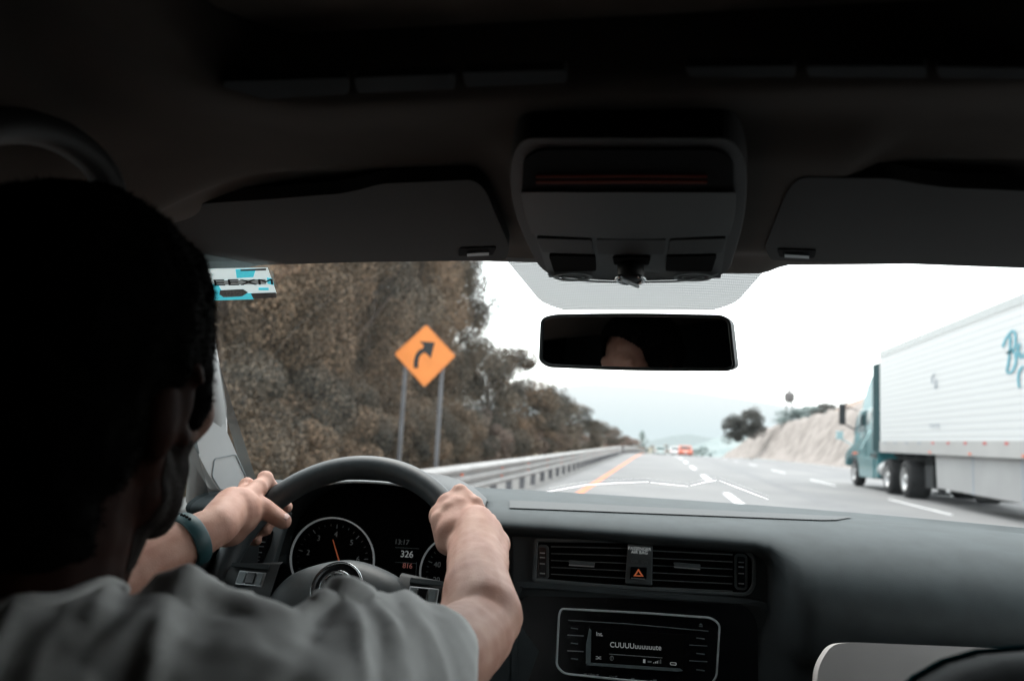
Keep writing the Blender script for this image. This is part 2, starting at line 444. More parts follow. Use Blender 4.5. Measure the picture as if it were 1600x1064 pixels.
def crown_mesh(n, leaf, seed, tall=1.0, clumps=26, dense=1.0):
    """unit crown: about 1 wide, `tall` high, base at z=0; many leaf faces in clumps"""
    rs = random.Random(seed); vs = []; fs = []
    cl = []
    for i in range(clumps):
        t = rs.random()**.8; z = (.08+.86*t)*tall
        rad = .5*math.sin(math.pi*min(1, .18+.80*t*.98))**.6
        a = rs.random()*6.28; q = rs.random()**.33*rad*.88
        cl.append((q*math.cos(a), q*math.sin(a), z, .07+.085*rs.random()+(.07 if i % 4 == 0 else 0)))
    for i in range(n):
        cx, cy, cz, cr = cl[int(rs.random()*clumps)]
        while True:
            d = Vector((rs.uniform(-1, 1), rs.uniform(-1, 1), rs.uniform(-1, 1)))
            if .15 < d.length < 1: break
        d = d.normalized()*(d.length**.4)
        p = Vector((cx+d.x*cr, cy+d.y*cr, cz+d.z*cr*.9))
        nrm = (d+Vector((rs.uniform(-1, 1), rs.uniform(-1, 1), rs.uniform(-.3, 1.2)))*.9).normalized()
        u = nrm.orthogonal().normalized(); u = Matrix.Rotation(rs.random()*6.28, 3, nrm) @ u; v = nrm.cross(u)
        s = leaf*(.55+.9*rs.random()); k = len(vs)
        vs += [p+u*s, p+v*s*.45, p-u*s*.9, p-v*s*.5]; fs.append((k, k+1, k+2, k+3))
    me = bpy.data.meshes.new('crown'); me.from_pydata([tuple(v) for v in vs], [], fs); me.update(); return me
def trunk_mesh(h, seed):
    rs = random.Random(seed); mb = MB()
    pts = [Vector((0, 0, -.3))]; x = y = 0
    for i in range(6):
        x += rs.uniform(-.03, .03); y += rs.uniform(-.03, .03); pts.append(Vector((x, y, h*(i+1)/6)))
    mb.tube(pts, [.035, .03, .026, .022, .018, .012, .006], 8)
    for i in range(7):
        b = pts[2+i % 4]; a = rs.random()*6.28; L = rs.uniform(.2, .38)
        mb.tube([b, b+Vector((math.cos(a)*L*.5, math.sin(a)*L*.5, L*.5)), b+Vector((math.cos(a)*L, math.sin(a)*L, L*1.2))], [.012, .008, .003], 6)
    return mb.mesh()
CR = [crown_mesh(24000, .0115, s, 1.25, 44) for s in (1, 2, 3)]
CRN = [crown_mesh(95000, .0056, s, 1.25, 64) for s in (11, 12)]
BU = [crown_mesh(36000, .0085, s, .7, 30) for s in (21, 22)]
HT = [crown_mesh(14000, .02, s, .75, 46) for s in (41, 42)]
FAR = [crown_mesh(1500, .045, s, 1.1, 20) for s in (31, 32)]
TR = [trunk_mesh(1.0, s) for s in (1, 2)]
ti = 0
def tree(name, x, y, w, h, crown, m, label, cat, group=None, z=None, lift=.0, trunk=True, tall=1.25):
    global ti; ti += 1
    z0 = zg(y) if z is None else z
    t = thing(name, label, cat, (x, y, z0), group)
    for (nm, me, mm, sc, zz) in (('crown', crown, m, (w, w, (h-lift)/tall/1.05), lift),)+((('trunk', TR[ti % 2], M['bark'], (h*.75, h*.75, h*.8), 0),) if trunk else ()):
        me2 = me if (len(me.materials) and me.materials[0] == mm) else me.copy()
        if me2 is not me: me2.materials.clear(); me2.materials.append(mm)
        o = bpy.data.objects.new(nm, me2); COL.objects.link(o); o.parent = t
        o.location = (0, 0, zz); o.rotation_euler = (0, 0, ti*1.37); o.scale = sc
    return t
for me, mm in ((CRN[0], 'leaf_a'), (CRN[1], 'leaf_a'), (CR[0], 'leaf_a'), (CR[1], 'leaf_b'), (CR[2], 'leaf_b'), (BU[0], 'leaf_a'), (BU[1], 'leaf_b'), (FAR[0], 'leaf_far'), (FAR[1], 'leaf_far2'), (TR[0], 'bark'), (TR[1], 'bark')):
    me.materials.append(M[mm])
GT = 'dense trees behind the guard rail'
# (px of the crown centre, depth Y, X, width, px of the crown top)
rowA = [(340, 8.6, 4.0, 7.5, 'a', 'tall brown-olive tree nearest the car, left edge of the windscreen'),
        (415, 10.6, 4.4, 8.5, 'a', 'tall brown-olive tree left of the road sign, second from the windscreen pillar'),
        (495, 13.2, 4.6, 8.8, 'a', 'tall russet tree whose crown shows just left of the road sign'),
        (570, 17.5, 4.8, 9.6, 'b', 'tall grey-green tree directly behind the orange road sign'),
        (637, 23, 5.0, 10.6, 'a', 'tall russet tree right behind the sign posts'),
        (698, 28.5, 4.6, 10.4, 'b', 'tallest dark tree at the sky edge right of the road sign')]
def tanx(px): return math.tan(math.atan((px-800)/F)-yaw)
for i, (px, Y, w, h, k, lab) in enumerate(rowA):
    x = -(6.1+w/2); Y = x/tanx(px)
    tree('roadside_tree', x, Y, w, h, CRN[i % 2], M['leaf_a'] if k == 'a' else M['leaf_b'], lab, 'tree', GT)
for i, (px, w, h, k) in enumerate([(300, 5.5, 10, 'b'), (375, 6.0, 11, 'a'), (470, 6.5, 12, 'b'), (565, 7, 13, 'a'), (640, 6, 13, 'b'), (685, 6, 12.5, 'a'), (345, 9, 15, 'a'), (430, 9, 15, 'b'), (530, 9, 15.5, 'a'), (600, 8, 14, 'b')]):
    x = -(9.5+w/2+(2.5 if w > 7.5 else 0)); Y = x/tanx(px)
    tree('roadside_tree', x, Y, w, h, CR[i % 3], M['leaf_a'] if k == 'a' else M['leaf_b'], 'dense tree in the rear row of the wood left of the road', 'tree', 'rear row of trees left of the road')
rowB = [(768, 33, 4.2, 520, 'b', 'dark tree standing one step lower, right of the tallest tree'),
        (800, 37, 5.2, 536, 'a', 'russet slim tree at the sky edge above the guard rail'),
        (826, 42, 4.6, 588, 'b', 'grey-green tree left of the rounded dark bush'),
        (858, 50, 5.0, 602, 'b', 'grey tree left of the dark spreading tree'),
        (893, 62, 6.0, 628, 'b', 'rounded dark green tree in the far part of the tree row'),
        (925, 80, 6.4, 652, 'b', 'dark spreading tree with flat top at the far end of the row'),
        (953, 100, 6.5, 668, 'c', 'small brown tree near the end of the guard rail'),
        (972, 130, 7.5, 682, 'c', 'smallest brown tree where the guard rail vanishes')]
for i, (px, Y, w, top, k, lab) in enumerate(rowB):
    a = P(px, top, Y)
    tree('roadside_tree', a.x, Y, w, a.z-zg(Y), CR[i % 3] if k != 'c' else BU[0], M['leaf_'+k], lab, 'tree', GT, tall=1.25 if k != 'c' else .7)
for i, (px, w, h) in enumerate([(340, 2.6, 1.9), (385, 2.4, 2.2), (430, 2.6, 1.8), (472, 2.4, 2.3), (512, 2.6, 1.9), (550, 2.5, 2.1), (585, 2.6, 2.3), (617, 2.5, 2.0), (648, 2.6, 2.2), (676, 2.6, 2.0), (702, 2.8, 2.3), (727, 2.8, 2.1), (750, 2.8, 2.2), (772, 3.0, 2.0), (793, 3.0, 2.3), (813, 3.2, 2.1), (833, 3.4, 2.3), (853, 3.6, 2.2), (873, 4, 2.3), (893, 4.4, 2.4), (915, 5, 2.4)]):
    x = -(5.6+w/2); Y = x/tanx(px)
    tree('shrub', x, Y, w, h, BU[i % 2], M['leaf_c'] if i in (12, 15, 17, 19) else M['leaf_a'] if i % 2 == 0 else M['leaf_b'], 'low bushy undergrowth shrub filling in under the trees behind the guard rail', 'shrub', 'shrubs under the roadside trees', trunk=False, tall=.7)
# lone hazy tree beyond the crest and far tree clumps
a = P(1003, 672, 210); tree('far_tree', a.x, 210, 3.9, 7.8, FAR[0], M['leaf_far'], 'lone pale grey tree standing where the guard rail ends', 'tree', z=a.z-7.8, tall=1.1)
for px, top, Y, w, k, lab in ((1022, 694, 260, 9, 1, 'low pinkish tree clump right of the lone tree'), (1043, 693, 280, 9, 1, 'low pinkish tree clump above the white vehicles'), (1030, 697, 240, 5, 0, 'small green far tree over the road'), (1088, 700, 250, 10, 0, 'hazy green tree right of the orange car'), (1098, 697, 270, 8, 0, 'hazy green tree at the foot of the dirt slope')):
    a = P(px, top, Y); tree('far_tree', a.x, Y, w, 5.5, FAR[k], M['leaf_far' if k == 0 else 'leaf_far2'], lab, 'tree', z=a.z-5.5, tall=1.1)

# ---- cut slope on the right
M['slope'] = mat('pale_dirt_slope', (.285, .25, .23), .95, col2=(.17, .147, .132), vscale=.7, detail=10, bump=.9, bscale=5)
rows = []
for i in range(90):
    y = 44+2.3*i; b = 13.9+bend(y)*.35; row = []
    ridge = 5.4*(.35+.65*min(1, (y-40)/28)) if y < 68 else (5.6 if y < 150 else 5.6-(y-150)*.045)
    for k in range(26):
        t = k/25; x = b+t*16
        prof_ = (1-math.cos(min(1, t/.30)*math.pi))/2
        z = ridge*prof_ + (t-.3)*1.6*(t > .3) + .6*noise.noise((x*.35, y*.22, 0))*min(1, t*5) + .38*noise.noise((x*.9, y*.8, 3))*min(1, t*5) + .2*noise.noise((x*2.5, y*1.5, 7))*min(1, t*5)
        row.append((x, y, zg(y)*.75+z-.05))
    rows.append(row)
mb = MB(); mb.grid(rows); slope = tag(mb.build('dirt_slope', M['slope'], None, True), 'pale pinkish dirt cutting beside the right lane', kind='structure')
mb = MB(); rows = []
for i in range(30):
    y = 64+1.6*i; rows.append([(20+k*1.1, y, 4.2+4.6*math.sin(math.pi*min(1, i/29))**.7*math.sin(math.pi*(.12+.76*k/15))+.4*noise.noise((k*.5, y*.3, 1))) for k in range(16)])
mb.grid(rows); tag(mb.build('dirt_mound', mat('peach_dirt', (.29, .225, .19), .95, col2=(.22, .17, .14), vscale=.5, detail=8), None, True), 'peach coloured dirt mound behind the cutting', kind='structure')
def hilltree(px, top, bot, Y, w, k, mm, name, lab, cat, tall):
    a = P(px, top, Y); b = P(px, bot+6, Y); tree(name, a.x, Y, w, a.z-b.z, k, mm, lab, cat, z=b.z, trunk=False, tall=tall)
M['leaf_h'] = leafmat('dusty_green_leaves', [(.035, .036, .034), (.065, .064, .058), (.11, .105, .095)], .4)
hilltree(1149, 652, 684, 128, 4.6, HT[0], M['leaf_h'], 'hillside_tree', 'dark rounded tree at the left foot of the dirt slope', 'tree', .7)
hilltree(1173, 642, 676, 124, 5.4, HT[1], M['leaf_h'], 'hillside_tree', 'dark rounded tree on top of the slope, right of its twin', 'tree', .7)
hilltree(1250, 638, 660, 120, 7.5, BU[0], M['leaf_far'], 'hillside_shrub', 'pale green scrub on the slope right of the tower', 'shrub', .7)
hilltree(1272, 634, 656, 120, 6.0, BU[1], M['leaf_far'], 'hillside_shrub', 'pale green scrub on the slope beside the dark bush', 'shrub', .7)
hilltree(1293, 630, 646, 105, 4.0, BU[1], M['leaf_h'], 'hillside_shrub', 'small dark bush on the peach dirt mound', 'shrub', .7)
hilltree(1327, 628, 640, 100, 2.5, BU[0], M['leaf_c'], 'hillside_shrub', 'reddish brown bush next to the truck cab', 'shrub', .7)
# tower with a tank
tb = P(1233, 668, 150); tt = P(1233, 607, 150)
tw = thing('water_tower', 'thin pale lattice tower with a dark tank on top behind the dirt slope', 'tower', (tb.x, 150, tb.z))
M['towerm'] = mat('weathered_tower_steel', (.30, .31, .31), .7, var=.1, vscale=1)
mb = MB()
for sx in (-1, 1):
    for sy in (-1, 1): mb.tube([(tb.x+sx*.75, 150+sy*.75, tb.z), (tb.x+sx*.45, 150+sy*.45, tt.z-2.2)], .09, 6)
for k in range(4):
    z0 = tb.z+(tt.z-2.2-tb.z)*k/4; z1 = tb.z+(tt.z-2.2-tb.z)*(k+1)/4
    mb.tube([(tb.x-.7, 149.3, z0), (tb.x+.55, 149.4, z1)], .05, 5); mb.tube([(tb.x+.7, 149.3, z0), (tb.x-.55, 149.4, z1)], .05, 5)
mb.build('lattice_frame', M['towerm'], tw)
mb = MB(); mb.tube([(tb.x, 150, tt.z-2.6), (tb.x, 150, tt.z-2.2), (tb.x, 150, tt.z-1.0), (tb.x, 150, tt.z-.5), (tb.x, 150, tt.z)], [.35, .95, .95, .3, .06], 14)
mb.build('tank', mat('dark_tank', (.13, .12, .12), .7, var=.2, vscale=1), tw)

# ---- hazy hills and mountains
def ridge(name, pts, Y, base, m, lab, depth=300, amp=1.0):
    rows = []; path = []
    for i in range(len(pts)-1):
        for k in range(10):
            t = k/10; path.append((pts[i][0]*(1-t)+pts[i+1][0]*t, pts[i][1]*(1-t)+pts[i+1][1]*t))
    path.append(pts[-1])
    for j in range(8):
        t = j/7; row = []
        for i, (px, py) in enumerate(path):
            a = P(px, py, Y); x = a.x; top = a.z
            z = base+(top-base)*(t**1.0) + (noise.noise((i*.35, j*.8, Y))*amp*(1 if j < 7 else .5))
            row.append((x, Y-depth*(1-t), z))
        rows.append(row)
    mb = MB(); mb.grid(rows); return tag(mb.build(name, m, None, True), lab, kind='structure')
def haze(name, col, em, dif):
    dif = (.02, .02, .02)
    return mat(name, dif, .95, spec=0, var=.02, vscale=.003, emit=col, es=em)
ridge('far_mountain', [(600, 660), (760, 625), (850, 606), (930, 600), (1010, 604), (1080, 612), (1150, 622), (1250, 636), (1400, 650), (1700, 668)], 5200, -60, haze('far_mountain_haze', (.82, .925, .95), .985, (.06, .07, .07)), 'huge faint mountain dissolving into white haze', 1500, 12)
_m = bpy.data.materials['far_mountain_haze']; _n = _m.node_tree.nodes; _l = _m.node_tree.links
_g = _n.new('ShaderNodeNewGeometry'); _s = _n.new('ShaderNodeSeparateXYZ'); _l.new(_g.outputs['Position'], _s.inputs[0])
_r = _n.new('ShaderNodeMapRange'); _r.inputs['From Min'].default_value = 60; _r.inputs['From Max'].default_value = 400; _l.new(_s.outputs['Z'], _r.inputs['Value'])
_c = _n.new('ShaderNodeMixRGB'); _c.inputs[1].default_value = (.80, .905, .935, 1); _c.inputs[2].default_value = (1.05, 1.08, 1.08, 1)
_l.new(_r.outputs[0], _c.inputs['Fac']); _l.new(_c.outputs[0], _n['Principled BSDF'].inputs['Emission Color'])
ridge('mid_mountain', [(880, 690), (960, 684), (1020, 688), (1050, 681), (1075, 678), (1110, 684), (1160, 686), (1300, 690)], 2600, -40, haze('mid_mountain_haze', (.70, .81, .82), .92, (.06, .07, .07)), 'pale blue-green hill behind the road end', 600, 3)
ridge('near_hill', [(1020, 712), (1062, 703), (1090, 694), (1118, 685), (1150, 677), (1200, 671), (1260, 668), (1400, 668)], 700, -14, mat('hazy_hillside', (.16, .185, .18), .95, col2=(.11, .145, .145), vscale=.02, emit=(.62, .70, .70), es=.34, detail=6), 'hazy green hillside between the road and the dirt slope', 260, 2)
# ================================================================== TRUCK AND CARS
M['teal'] = mat('teal_truck_paint', (.035, .165, .19), .25, .1, coat=.6, col2=(.05, .20, .22), vscale=1.2)
M['teal_d'] = mat('dark_teal_panel', (.004, .040, .046), .7, spec=.15, var=.15, vscale=1)
M['fairing'] = mat('pale_roof_fairing', (.36, .50, .52), .5, var=.04, vscale=1)
M['rubber'] = mat('tyre_rubber', (.014, .014, .015), .85, var=.2, vscale=5)
M['alloy'] = mat('polished_wheel', (.45, .45, .45), .35, .5, var=.06, vscale=5)
M['chassis'] = mat('dark_chassis', (.02, .022, .024), .7, var=.3, vscale=3)
M['winglass'] = mat('dark_window_glass', (.03, .06, .065), .08, var=.1)
M['skirt'] = mat('grey_side_skirt', (.34, .34, .34), .55, var=.06, vscale=.8, detail=8, rvar=.1)
M['red'] = mat('red_tape', (.50, .06, .05), .5, var=.1)
M['wtape'] = mat('white_tape', (.8, .8, .8), .5, var=.04)
M['tealprint'] = mat('teal_lettering', (.06, .33, .42), .5, var=.1, vscale=3)
M['greyprint'] = mat('faint_grey_lettering', (.26, .31, .37), .6, var=.05)
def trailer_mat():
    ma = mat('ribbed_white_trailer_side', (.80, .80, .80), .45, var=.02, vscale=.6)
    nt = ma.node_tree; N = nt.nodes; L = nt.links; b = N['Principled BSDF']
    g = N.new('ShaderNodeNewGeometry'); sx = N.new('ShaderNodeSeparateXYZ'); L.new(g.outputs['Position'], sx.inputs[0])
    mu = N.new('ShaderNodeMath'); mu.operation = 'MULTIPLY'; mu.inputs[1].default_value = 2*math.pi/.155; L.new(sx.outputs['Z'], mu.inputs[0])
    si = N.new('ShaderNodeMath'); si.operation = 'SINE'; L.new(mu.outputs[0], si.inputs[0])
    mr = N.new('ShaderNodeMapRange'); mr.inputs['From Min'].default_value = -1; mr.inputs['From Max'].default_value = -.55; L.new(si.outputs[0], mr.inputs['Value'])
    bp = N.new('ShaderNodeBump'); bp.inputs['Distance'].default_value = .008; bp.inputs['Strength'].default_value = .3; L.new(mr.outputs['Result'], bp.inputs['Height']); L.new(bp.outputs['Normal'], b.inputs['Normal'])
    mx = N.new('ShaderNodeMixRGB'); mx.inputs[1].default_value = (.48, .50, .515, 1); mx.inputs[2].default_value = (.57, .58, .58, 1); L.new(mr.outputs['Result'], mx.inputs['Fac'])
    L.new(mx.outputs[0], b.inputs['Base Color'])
    return ma
M['trailer'] = trailer_mat()
TX = 6.85
tp = Pl((TX, 0, 0), (-1, 0, 0))
TL = thing('semi_trailer', 'long white ribbed box trailer with teal lettering, filling the right edge of the windscreen', 'trailer', (8.2, 15, 0))
yf = tp.hit(1375, 600).y; ztop = tp.hit(1375, 549).z; zb = tp.hit(1376, 706).z
ye = yf-16.2
def bx(mb, x0, x1, y0, y1, z0, z1): return mb.box(((x0+x1)/2, (y0+y1)/2, (z0+z1)/2), (x1-x0, y1-y0, z1-z0))
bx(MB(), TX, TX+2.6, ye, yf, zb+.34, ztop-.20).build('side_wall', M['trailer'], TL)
bx(MB(), TX-.012, TX+2.612, ye-.01, yf+.01, ztop-.20, ztop).build('roof_rail', mat('pale_grey_rail', (.40, .42, .42), .4, var=.04), TL)
bx(MB(), TX-.02, TX+2.62, ye-.01, yf+.01, zb, zb+.34).build('lower_rail', mat('grey_lower_rail', (.37, .366, .36), .5, var=.05, vscale=1), TL)
for i in range(15):
    y = yf-.5-1.06*i; t = bx(MB(), TX-.026, TX-.018, y-.16, y+.0, zb+.26, zb+.315).build('reflector', M['red'] if i > 3 else M['greyprint'], TL)
for i in range(5):
    y = yf-4.6-2.6*i; bx(MB(), TX-.035, TX-.02, y-.05, y+.05, zb+.03, zb+.075).build('marker_light', M['reflector'], TL)
# skirt
sk = [tp.hit(1455, 709), tp.hit(1452, 768)]
ys0 = sk[0].y
mb = MB(); mb.extrude([(TX+.10, ys0, zb-.005), (TX+.10, ys0-.1, .42), (TX+.10, ys0-13, .34), (TX+.10, ys0-13, zb-.005)], (.03, 0, 0)); mb.build('side_skirt', M['skirt'], TL)
mb = MB()
for k in range(6): bx(mb, TX+.094, TX+.10, ys0-2.4*k-2.42, ys0-2.4*k-2.38, .40, zb-.01)
mb.build('skirt_joint', M['greyprint'], TL)
# chassis beams, landing gear
mb = MB()
for x in (TX+.8, TX+1.7): bx(mb, x, x+.12, ye+.3, yf-.4, zb-.25, zb-.01)
for k in range(16): bx(mb, TX+.15, TX+2.4, yf-1-k, yf-.92-k, zb-.12, zb-.012)
mb.build('chassis', M['chassis'], TL)
for x in (TX+.42, TX+2.0):
    mb = MB(); y = ys0+.55
    bx(mb, x-.08, x+.08, y-.08, y+.08, .30, zb-.01); bx(mb, x-.16, x+.16, y-.16, y+.16, .22, .29); mb.tube([(x, y, .9), (x+.5, y+.7, zb-.05)], .035, 8)
    mb.build('landing_leg', M['chassis'], TL, bevel=.01)
def wheel(parent, x, y, r, w, side=-1, z0=0, name='wheel', dual=False):
    W_ = MB(); n = 40
    prof = [(0, r*.62), (.02, r*.60), (-.01, r*.64), (.03, r*.93), (.06, r*.985), (.10, r), (w-.10, r), (w-.05, r*.985), (w, r*.9), (w, r*.5)]
    rows = []
    for k in range(n):
        a = 2*math.pi*k/n; rows.append([(x-side*0+(-side)*q, y+rr*math.cos(a), z0+r+rr*math.sin(a)) for q, rr in prof])
    rows.append(rows[0]); W_.grid(rows); t = W_.build(name, M['rubber'], parent, True)
    H_ = MB(); prof = [(.02, r*.62), (.0, r*.615), (.05, r*.56), (.16, r*.50), (.17, r*.30), (.06, r*.24), (.02, r*.20), (.01, r*.12), (.01, 0.004)]
    rows = []
    for k in range(n):
        a = 2*math.pi*k/n; rows.append([(x+(-side)*q, y+rr*math.cos(a), z0+r+rr*math.sin(a)) for q, rr in prof])
    rows.append(rows[0]); H_.grid(rows); H_.build('rim', M['alloy'], t, True)
    return t
for k in range(2): wheel(TL, TX+.06, ye+1.6+1.3*k, .5, .55); wheel(TL, TX+2.54, ye+1.6+1.3*k, .5, .55, 1)
# black spare carrier below the box
mb = MB(); mb.extrude([tp.hit(1480, 762)+Vector((.5, 0, 0)), tp.hit(1548, 772)+Vector((.5, 0, 0)), tp.hit(1538, 783)+Vector((.5, 0, 0)), tp.hit(1490, 779)+Vector((.5, 0, 0))], (1.2, 0, 0)); mb.build('underfloor_box', M['chassis'], TL)
# lettering
q = MB()
B = [[(1568, 543), (1571, 533), (1577, 523), (1583, 517), (1587, 520), (1588, 530), (1587, 542), (1580, 550), (1574, 552)], [(1580, 525), (1579, 545), (1577, 565), (1574, 580)], [(1574, 552), (1584, 549), (1588, 556), (1588, 568), (1584, 578), (1578, 583), (1574, 580)], [(1592, 557), (1597, 550), (1598, 540), (1595, 535), (1592, 544), (1592, 556), (1598, 558), (1606, 550)],
     [(1612, 520), (1610, 540), (1608, 556)], [(1604, 532), (1618, 528)], [(1618, 556), (1624, 540), (1630, 555)],
     [(1600, 572), (1594, 580), (1592, 592), (1594, 606)], [(1604, 574), (1612, 572), (1616, 580), (1612, 600), (1618, 600)]]
for s_ in B: pth = smoothpath(s_, 5); ribbon(q, tp, pth, 3.2, .004, .018)
q.build('painted_lettering', M['tealprint'], TL)
q = MB()
for s_ in ([(1462, 583), (1458, 588), (1457, 596), (1460, 600)], [(1463, 592), (1464, 600), (1461, 607), (1465, 603)]): ribbon(q, tp, smoothpath(s_, 4), 1.3, .004, .018)
q.build('painted_emblem', M['greyprint'], TL)
text_pl('painted_number', 'T9 IT 92', tp, 1461, 666, 7.5, M['greyprint'], TL, slope=-.02, off=.018, wfac=1.25)

TK = thing('semi_truck', 'teal semi truck cab with white roof fairing pulling the white trailer', 'truck', (8.2, 28, 0))
cp = Pl((TX+.12, 0, 0), (-1, 0, 0))
def prism(pts, x0, x1): 
    a = [cp.hit(x, y) for x, y in pts]; a = [Vector((x0, p.y, p.z)) for p in a]; return MB().extrude(a, (x1-x0, 0, 0))
X0, X1 = TX+.12, TX+2.45
prism([(1371, 632), (1343, 641), (1340, 652), (1336, 676), (1333, 692), (1325, 700), (1320.5, 708), (1319.5, 722), (1321, 728), (1324, 716), (1330, 708), (1337, 712), (1341, 727), (1342, 742), (1343, 745), (1366, 748), (1371, 746)], X0, X1).build('cab', M['teal'], TK, bevel=.05)
prism([(1371, 569), (1366, 572), (1357, 588), (1350, 606), (1344, 628), (1343, 640.3), (1371, 631.3)], X0+.08, X1-.08).build('roof_fairing', M['fairing'], TK, bevel=.09)
o = prism([(1377, 567), (1366, 570), (1366, 704), (1377, 706)], X0-.05, X0+.02); o.build('side_extender', M['teal_d'], TK)
prism([(1362, 643), (1355, 645), (1353.5, 664), (1358, 662), (1362, 650)], X0-.012, X0+.01).build('sleeper_window', M['winglass'], TK)
prism([(1352, 647), (1344.5, 649), (1340, 676), (1352, 674)], X0-.014, X0+.01).build('side_window', M['winglass'], TK)
prism([(1341, 648), (1338.5, 652), (1334.5, 678), (1336.5, 678)], X0-.01, X1+.01).build('windscreen', M['winglass'], TK)
q = prism([(1353, 642), (1352.4, 642), (1352.4, 712), (1353, 712)], X0-.01, X0+.01)
q.build('door_seam', M['teal_d'], TK)
prism([(1351, 680), (1346, 681), (1346, 682.2), (1351, 681.4)], X0-.04, X0-.005).build('door_handle', M['chrome'], TK)
prism([(1360, 672), (1345, 700), (1345.7, 701.5), (1361, 674)], X0-.012, X0+.01).build('stripe', mat('pale_teal_stripe', (.45, .68, .70), .4, var=.05), TK)
prism([(1340, 706), (1333, 706.5), (1333, 709), (1340, 708.5)], X0-.02, X0+.01).build('marker_light', M['reflector'], TK)
prism([(1366, 716), (1344, 712), (1344, 744), (1366, 747)], X0-.03, X0-.002).build('side_tank_panel', M['teal'], TK, bevel=.01)
mb = prism([(1371, 710), (1362, 709), (1362, 713), (1371, 714)], X0-.05, X0-.01); mb.build('step_panel', M['chassis'], TK)
hw = cp.hit(1334, 720)
wheel(TK, X0-.0, hw.y, .50, .32); wheel(TK, X1, hw.y, .50, .32, 1)
for px in (1384, 1411):
    y = tp.hit(px, 745).y; wheel(TK, TX+.02, y, .53, .60); wheel(TK, TX+2.5, y, .53, .60, 1)
ya, yb = tp.hit(1445, 745).y, hw.y
mb = MB()
for x in (TX+.85, TX+1.6): bx(mb, x, x+.12, ya+1.5, yb+.5, .62, .92)
bx(mb, TX+.5, TX+2.0, tp.hit(1411, 745).y-.9, tp.hit(1384, 745).y+.6, .93, zb-.02)
bx(mb, TX+.3, TX+2.2, tp.hit(1431, 745).y-.4, tp.hit(1431, 745).y+.2, .35, .95)
mb.build('frame', M['chassis'], TK)
MB().tube([(TX+.42, tp.hit(1376, 740).y, .70), (TX+.42, tp.hit(1362, 740).y, .70)], .30, 20).build('fuel_tank', M['alloy'], TK, True)
mb = MB(); a = cp.hit(1337, 685); mx = TX-.26
bx(mb, mx-.11, mx+.11, a.y+.3, a.y+.36, 2.18, 2.95); mb.tube([(mx, a.y+.36, 2.25), (X0+.1, a.y+.1, 1.95)], .03, 8); mb.tube([(mx, a.y+.36, 2.9), (X0+.1, a.y+.1, 2.7)], .02, 8)
mb.build('door_mirror', M['chassis'], TK, bevel=.02)
mb = MB(); bx(mb, mx-.02, mx+.2, a.y+1.1, a.y+1.3, 1.65, 1.95); mb.tube([(mx+.1, a.y+1.2, 1.7), (X0+.3, a.y+.9, 1.35)], .025, 8); mb.build('hood_mirror', M['fairing'], TK, bevel=.03)

# ---- distant cars
def car(name, label, px, py, Y, w, h, paint, suv=False, cat='car'):
    g = P(px, py, Y); x, z = g.x, g.z; L = 4.2
    t = thing(name, label, cat, (x, Y, z))
    sec = []
    prof = [(0, .30), (.02, .55), (.06, .62), (.10, .64)]+([(.14, 1.0), (.75, 1.0), (.85, .68)] if suv else [(.18, .68), (.30, .98), (.60, 1.0), (.76, .70)])+[(.98, .60), (1, .3)]
    body = [(q*L, zz*h*(1 if zz <= .7 else .68)) for q, zz in prof]
    low = [(a, min(b, h*.66)) for a, b in body]
    MB().extrude([(x-w/2, Y+a, z+b) for a, b in low]+[(x-w/2, Y+L*.98, z+.18), (x-w/2, Y+.03, z+.18)], (w, 0, 0)).build('body', paint, t, bevel=.06)
    top = [(.12, .66), (.22 if not suv else .14, 1.0), (.62, 1.0), (.78, .66)]
    MB().extrude([(x-w*.44, Y+a*L, z+b*h) for a, b in top], (w*.88, 0, 0)).build('cabin', paint, t, bevel=.10)
    mb = MB(); a0, a1 = (.12, .66), (.22 if not suv else .14, 1.0)
    mb.add([(x-w*.38, Y+(a0[0]+.00)*L-.03, z+h*.69), (x+w*.38, Y+(a0[0])*L-.03, z+h*.69), (x+w*.33, Y+(a1[0]-.035)*L-.03, z+h*.93), (x-w*.33, Y+(a1[0]-.035)*L-.03, z+h*.93)], [(0, 1, 2, 3)])
    mb.build('rear_window', M['winglass'], t)
    MB().box((x, Y-.02, z+.30), (w*.92, .1, .22)).build('bumper', M['chassis'], t, bevel=.02)
    for s in (-1, 1):
        MB().box((x+s*w*.40, Y-.01, z+h*.54), (w*.14, .06, .14)).build('tail_light', M['red'], t)
        for yy in (.75, 3.3): MB().tube([(x+s*w*.5, Y+yy, z+.31), (x+s*(w*.5-.22), Y+yy, z+.31)], .31, 18).build('wheel', M['rubber'], t)
    MB().box((x, Y-.045, z+h*.42), (.36, .02, .13)).build('number_plate', M['wtape'], t)
    return t
car('car', 'orange car driving ahead in the middle of the road', 1071, 713.5, 104, 1.82, 1.42, mat('orange_car_paint', (.60, .13, .06), .35, coat=.4, var=.05))
car('car', 'white car ahead, just left of the orange car', 1055.5, 712.5, 112, 1.55, 1.25, mat('white_car_paint', (.8, .8, .8), .35, coat=.4, var=.03), True)
car('car', 'pale green and white car ahead, farthest to the left', 1031.5, 712, 125, 1.7, 1.4, mat('pale_green_car_paint', (.42, .50, .48), .35, coat=.4, var=.05), True)
